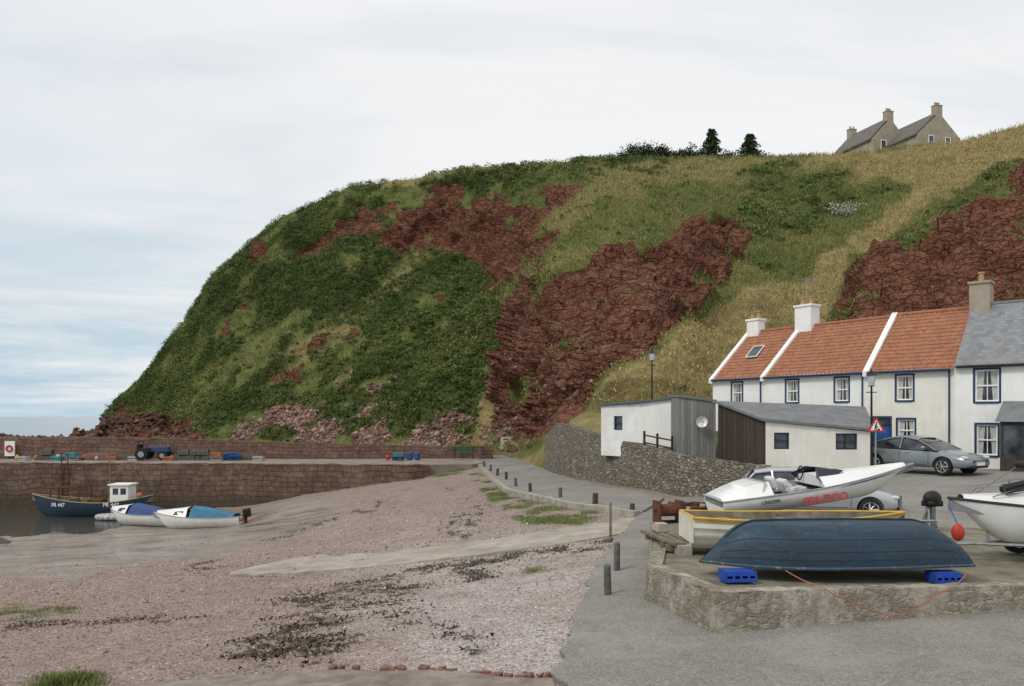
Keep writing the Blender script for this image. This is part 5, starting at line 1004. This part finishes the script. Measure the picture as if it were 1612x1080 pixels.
def creel(x,y,z,rz,lab='black netted lobster creel stacked on the quay'):
    r=root('lobster_creel',lab,'creel',(x,y,z),rz,'lobster creels on the quay'); g=Geo()
    arc=[(math.cos(a)*.25,.06+math.sin(a)*.34) for a in np.linspace(0,math.pi,8)]; g.loft([[(-.38,a,b) for a,b in arc],[(.38,a,b) for a,b in arc]]); g.add([(-.38,a,b) for a,b in arc],[tuple(range(8))]); g.add([(.38,a,b) for a,b in arc],[tuple(range(8))]); g.obj('netting',creelm,r)
    g=Geo(); g.b2(-.4,.4,-.26,.26,0,.05)
    for x_ in (-.38,0,.38): g.tube([(x_,a,b+.01) for a,b in arc],.018,5)
    g.obj('frame',woodbrown,r)
for i,px in enumerate((283,298,313,328,290,306,321)): creel(qx(px),qy+random.uniform(-.1,.1),3.3+(.4 if i>3 else 0),random.uniform(-.1,.1))
for px in (385,398,68,82,205,190,75): creel(qx(px),qy,3.3+(.4 if px==75 else 0),random.uniform(-.3,.3))
dullblue=M('dull_blue_plastic',(.03,.1,.3),(.02,.07,.2),5,.6,0); gcr=M('grey_fish_box',(.4,.41,.4),None); ocr=M('orange_fish_box',(.4,.15,.06),None); tcr=M('turquoise_fish_box',(.06,.25,.28),None)
for px,m,nm,l in ((98,tcr,'turquoise',0),(120,gcr,'grey',0),(120,tcr,'turquoise',1),(180,ocr,'orange',0),(215,gcr,'grey',0),(272,ocr,'orange',0),(345,gcr,'grey',0),(345,ocr,'orange',1),(372,dullblue,'blue',0),(372,dullblue,'blue',1),(410,gcr,'grey',0),(628,dullblue,'blue',0),(628,tcr,'turquoise',1),(45,gcr,'grey',0)):
    crate(qx(px),qy-.5+random.uniform(-.2,.2),3.28+l*.3,random.uniform(-.3,.3),nm+' plastic fish box stacked on the quay',.75,.45,.3,'fish boxes on the quay',m)
def barrel(px,col_,lab,y=qy,h=.55,rr_=.22):
    g=Geo(); pr_=[(0,.0,rr_*.9),(.1*h,0,rr_),(.33*h,0,rr_*1.04),(.36*h,0,rr_*.98),(.64*h,0,rr_*.98),(.67*h,0,rr_*1.04),(.9*h,0,rr_),(h,0,rr_*.88)]
    g.loft([[(math.cos(a)*p[2],math.sin(a)*p[2],p[0]) for a in np.linspace(0,2*math.pi,17)[:-1]] for p in pr_],close=True); o=g.obj('storage_barrel',col_,smooth=True,loc=((px-806)/F*y,y,3.3)); tag(o,lab,'barrel','barrels on the quay')
for px in (356,366,645,657): barrel(px,dullblue,'blue plastic barrel standing against the sea wall')
def fbuoy(px,m,lab,s=.24):
    g=Geo(); g.sph((0,0,s),(s,s,s*1.15),12,9); g.cyl((0,0,s*2.1),(0,0,s*2.5),.04,.03,6); o=g.obj('fishing_buoy',m,smooth=2,loc=(qx(px),qy+random.uniform(-.5,.3),3.3)); tag(o,lab,'buoy','fishing buoys lying on the quay')
pinkm=M('faded_pink',(.42,.2,.16),None); offw=M('faded_white',(.5,.5,.47),None)
for px,m,nm in ((32,yellow,'yellow'),(58,pinkm,'faded pink'),(92,offw,'white'),(126,red,'red'),(134,offw,'white'),(148,pinkm,'faded pink'),(155,offw,'white'),(163,green,'green'),(268,offw,'white'),(345,offw,'white'),(610,red,'red'),(622,orange,'orange')):
    fbuoy(px,m,nm+' round fishing buoy lying on the quay',random.uniform(.12,.2))
def netpile(px,m,lab,w=1.2,h=.45):
    g=Geo(); g.sph((0,0,.0),(w,.6,h),18,10,.12); o=g.obj('net_pile',m,loc=(qx(px),qy+.3,3.3)); tag(o,lab,'fishing net','heaps of fishing net')
netpile(105,M('net_grey',(.14,.17,.16),(.06,.07,.07),9,.9,.6,30),'heap of grey green fishing net on the quay'); netpile(152,M('net_brown',(.22,.1,.07),(.08,.06,.05),9,.9,.6,30),'heap of red brown net and rope on the quay',1.4,.55); netpile(320,M('net_dark',(.09,.09,.085),(.04,.04,.04),9,.9,.6,30),'dark heap of net beside the creels',1.6,.3)
p=Vector(((730-806)/F*60,60,3.35)); r=root('park_bench','dark green slatted bench beside the sea wall','bench',p); g=Geo()
for k in range(3): g.b2(-.8,.8,-.2+k*.15,-.08+k*.15,.42,.45)
g.obj('seat',green,r); g=Geo()
for k in range(3): g.b2(-.8,.8,.24,.27,.55+k*.13,.65+k*.13)
g.obj('backrest',green,r)
for x in (-.7,.7): g=Geo(); g.b2(x-.03,x+.03,-.2,-.14,0,.42); g.b2(x-.03,x+.03,.2,.26,0,.9); g.obj('leg',black,r)
g=Geo()
for x in (-.22,.22): g.cyl((x,0,-1),(x,0,3.9),.04)
for k in range(12): g.cyl((-.22,0,-.6+k*.33),(.22,0,-.6+k*.33),.02)
o=g.obj('quay_ladder',rust,loc=((103-806)/F*55.3,55.2,0)); tag(o,'rusty iron ladder fixed to the quay wall','ladder')
g=Geo(); g.cyl((0,0,0),(0,0,4.3),.06,.045); o=g.obj('wooden_pole',woodbrown,loc=(9.1,43.5,5.6)); tag(o,'plain slim wooden pole on the grassy slope','pole')
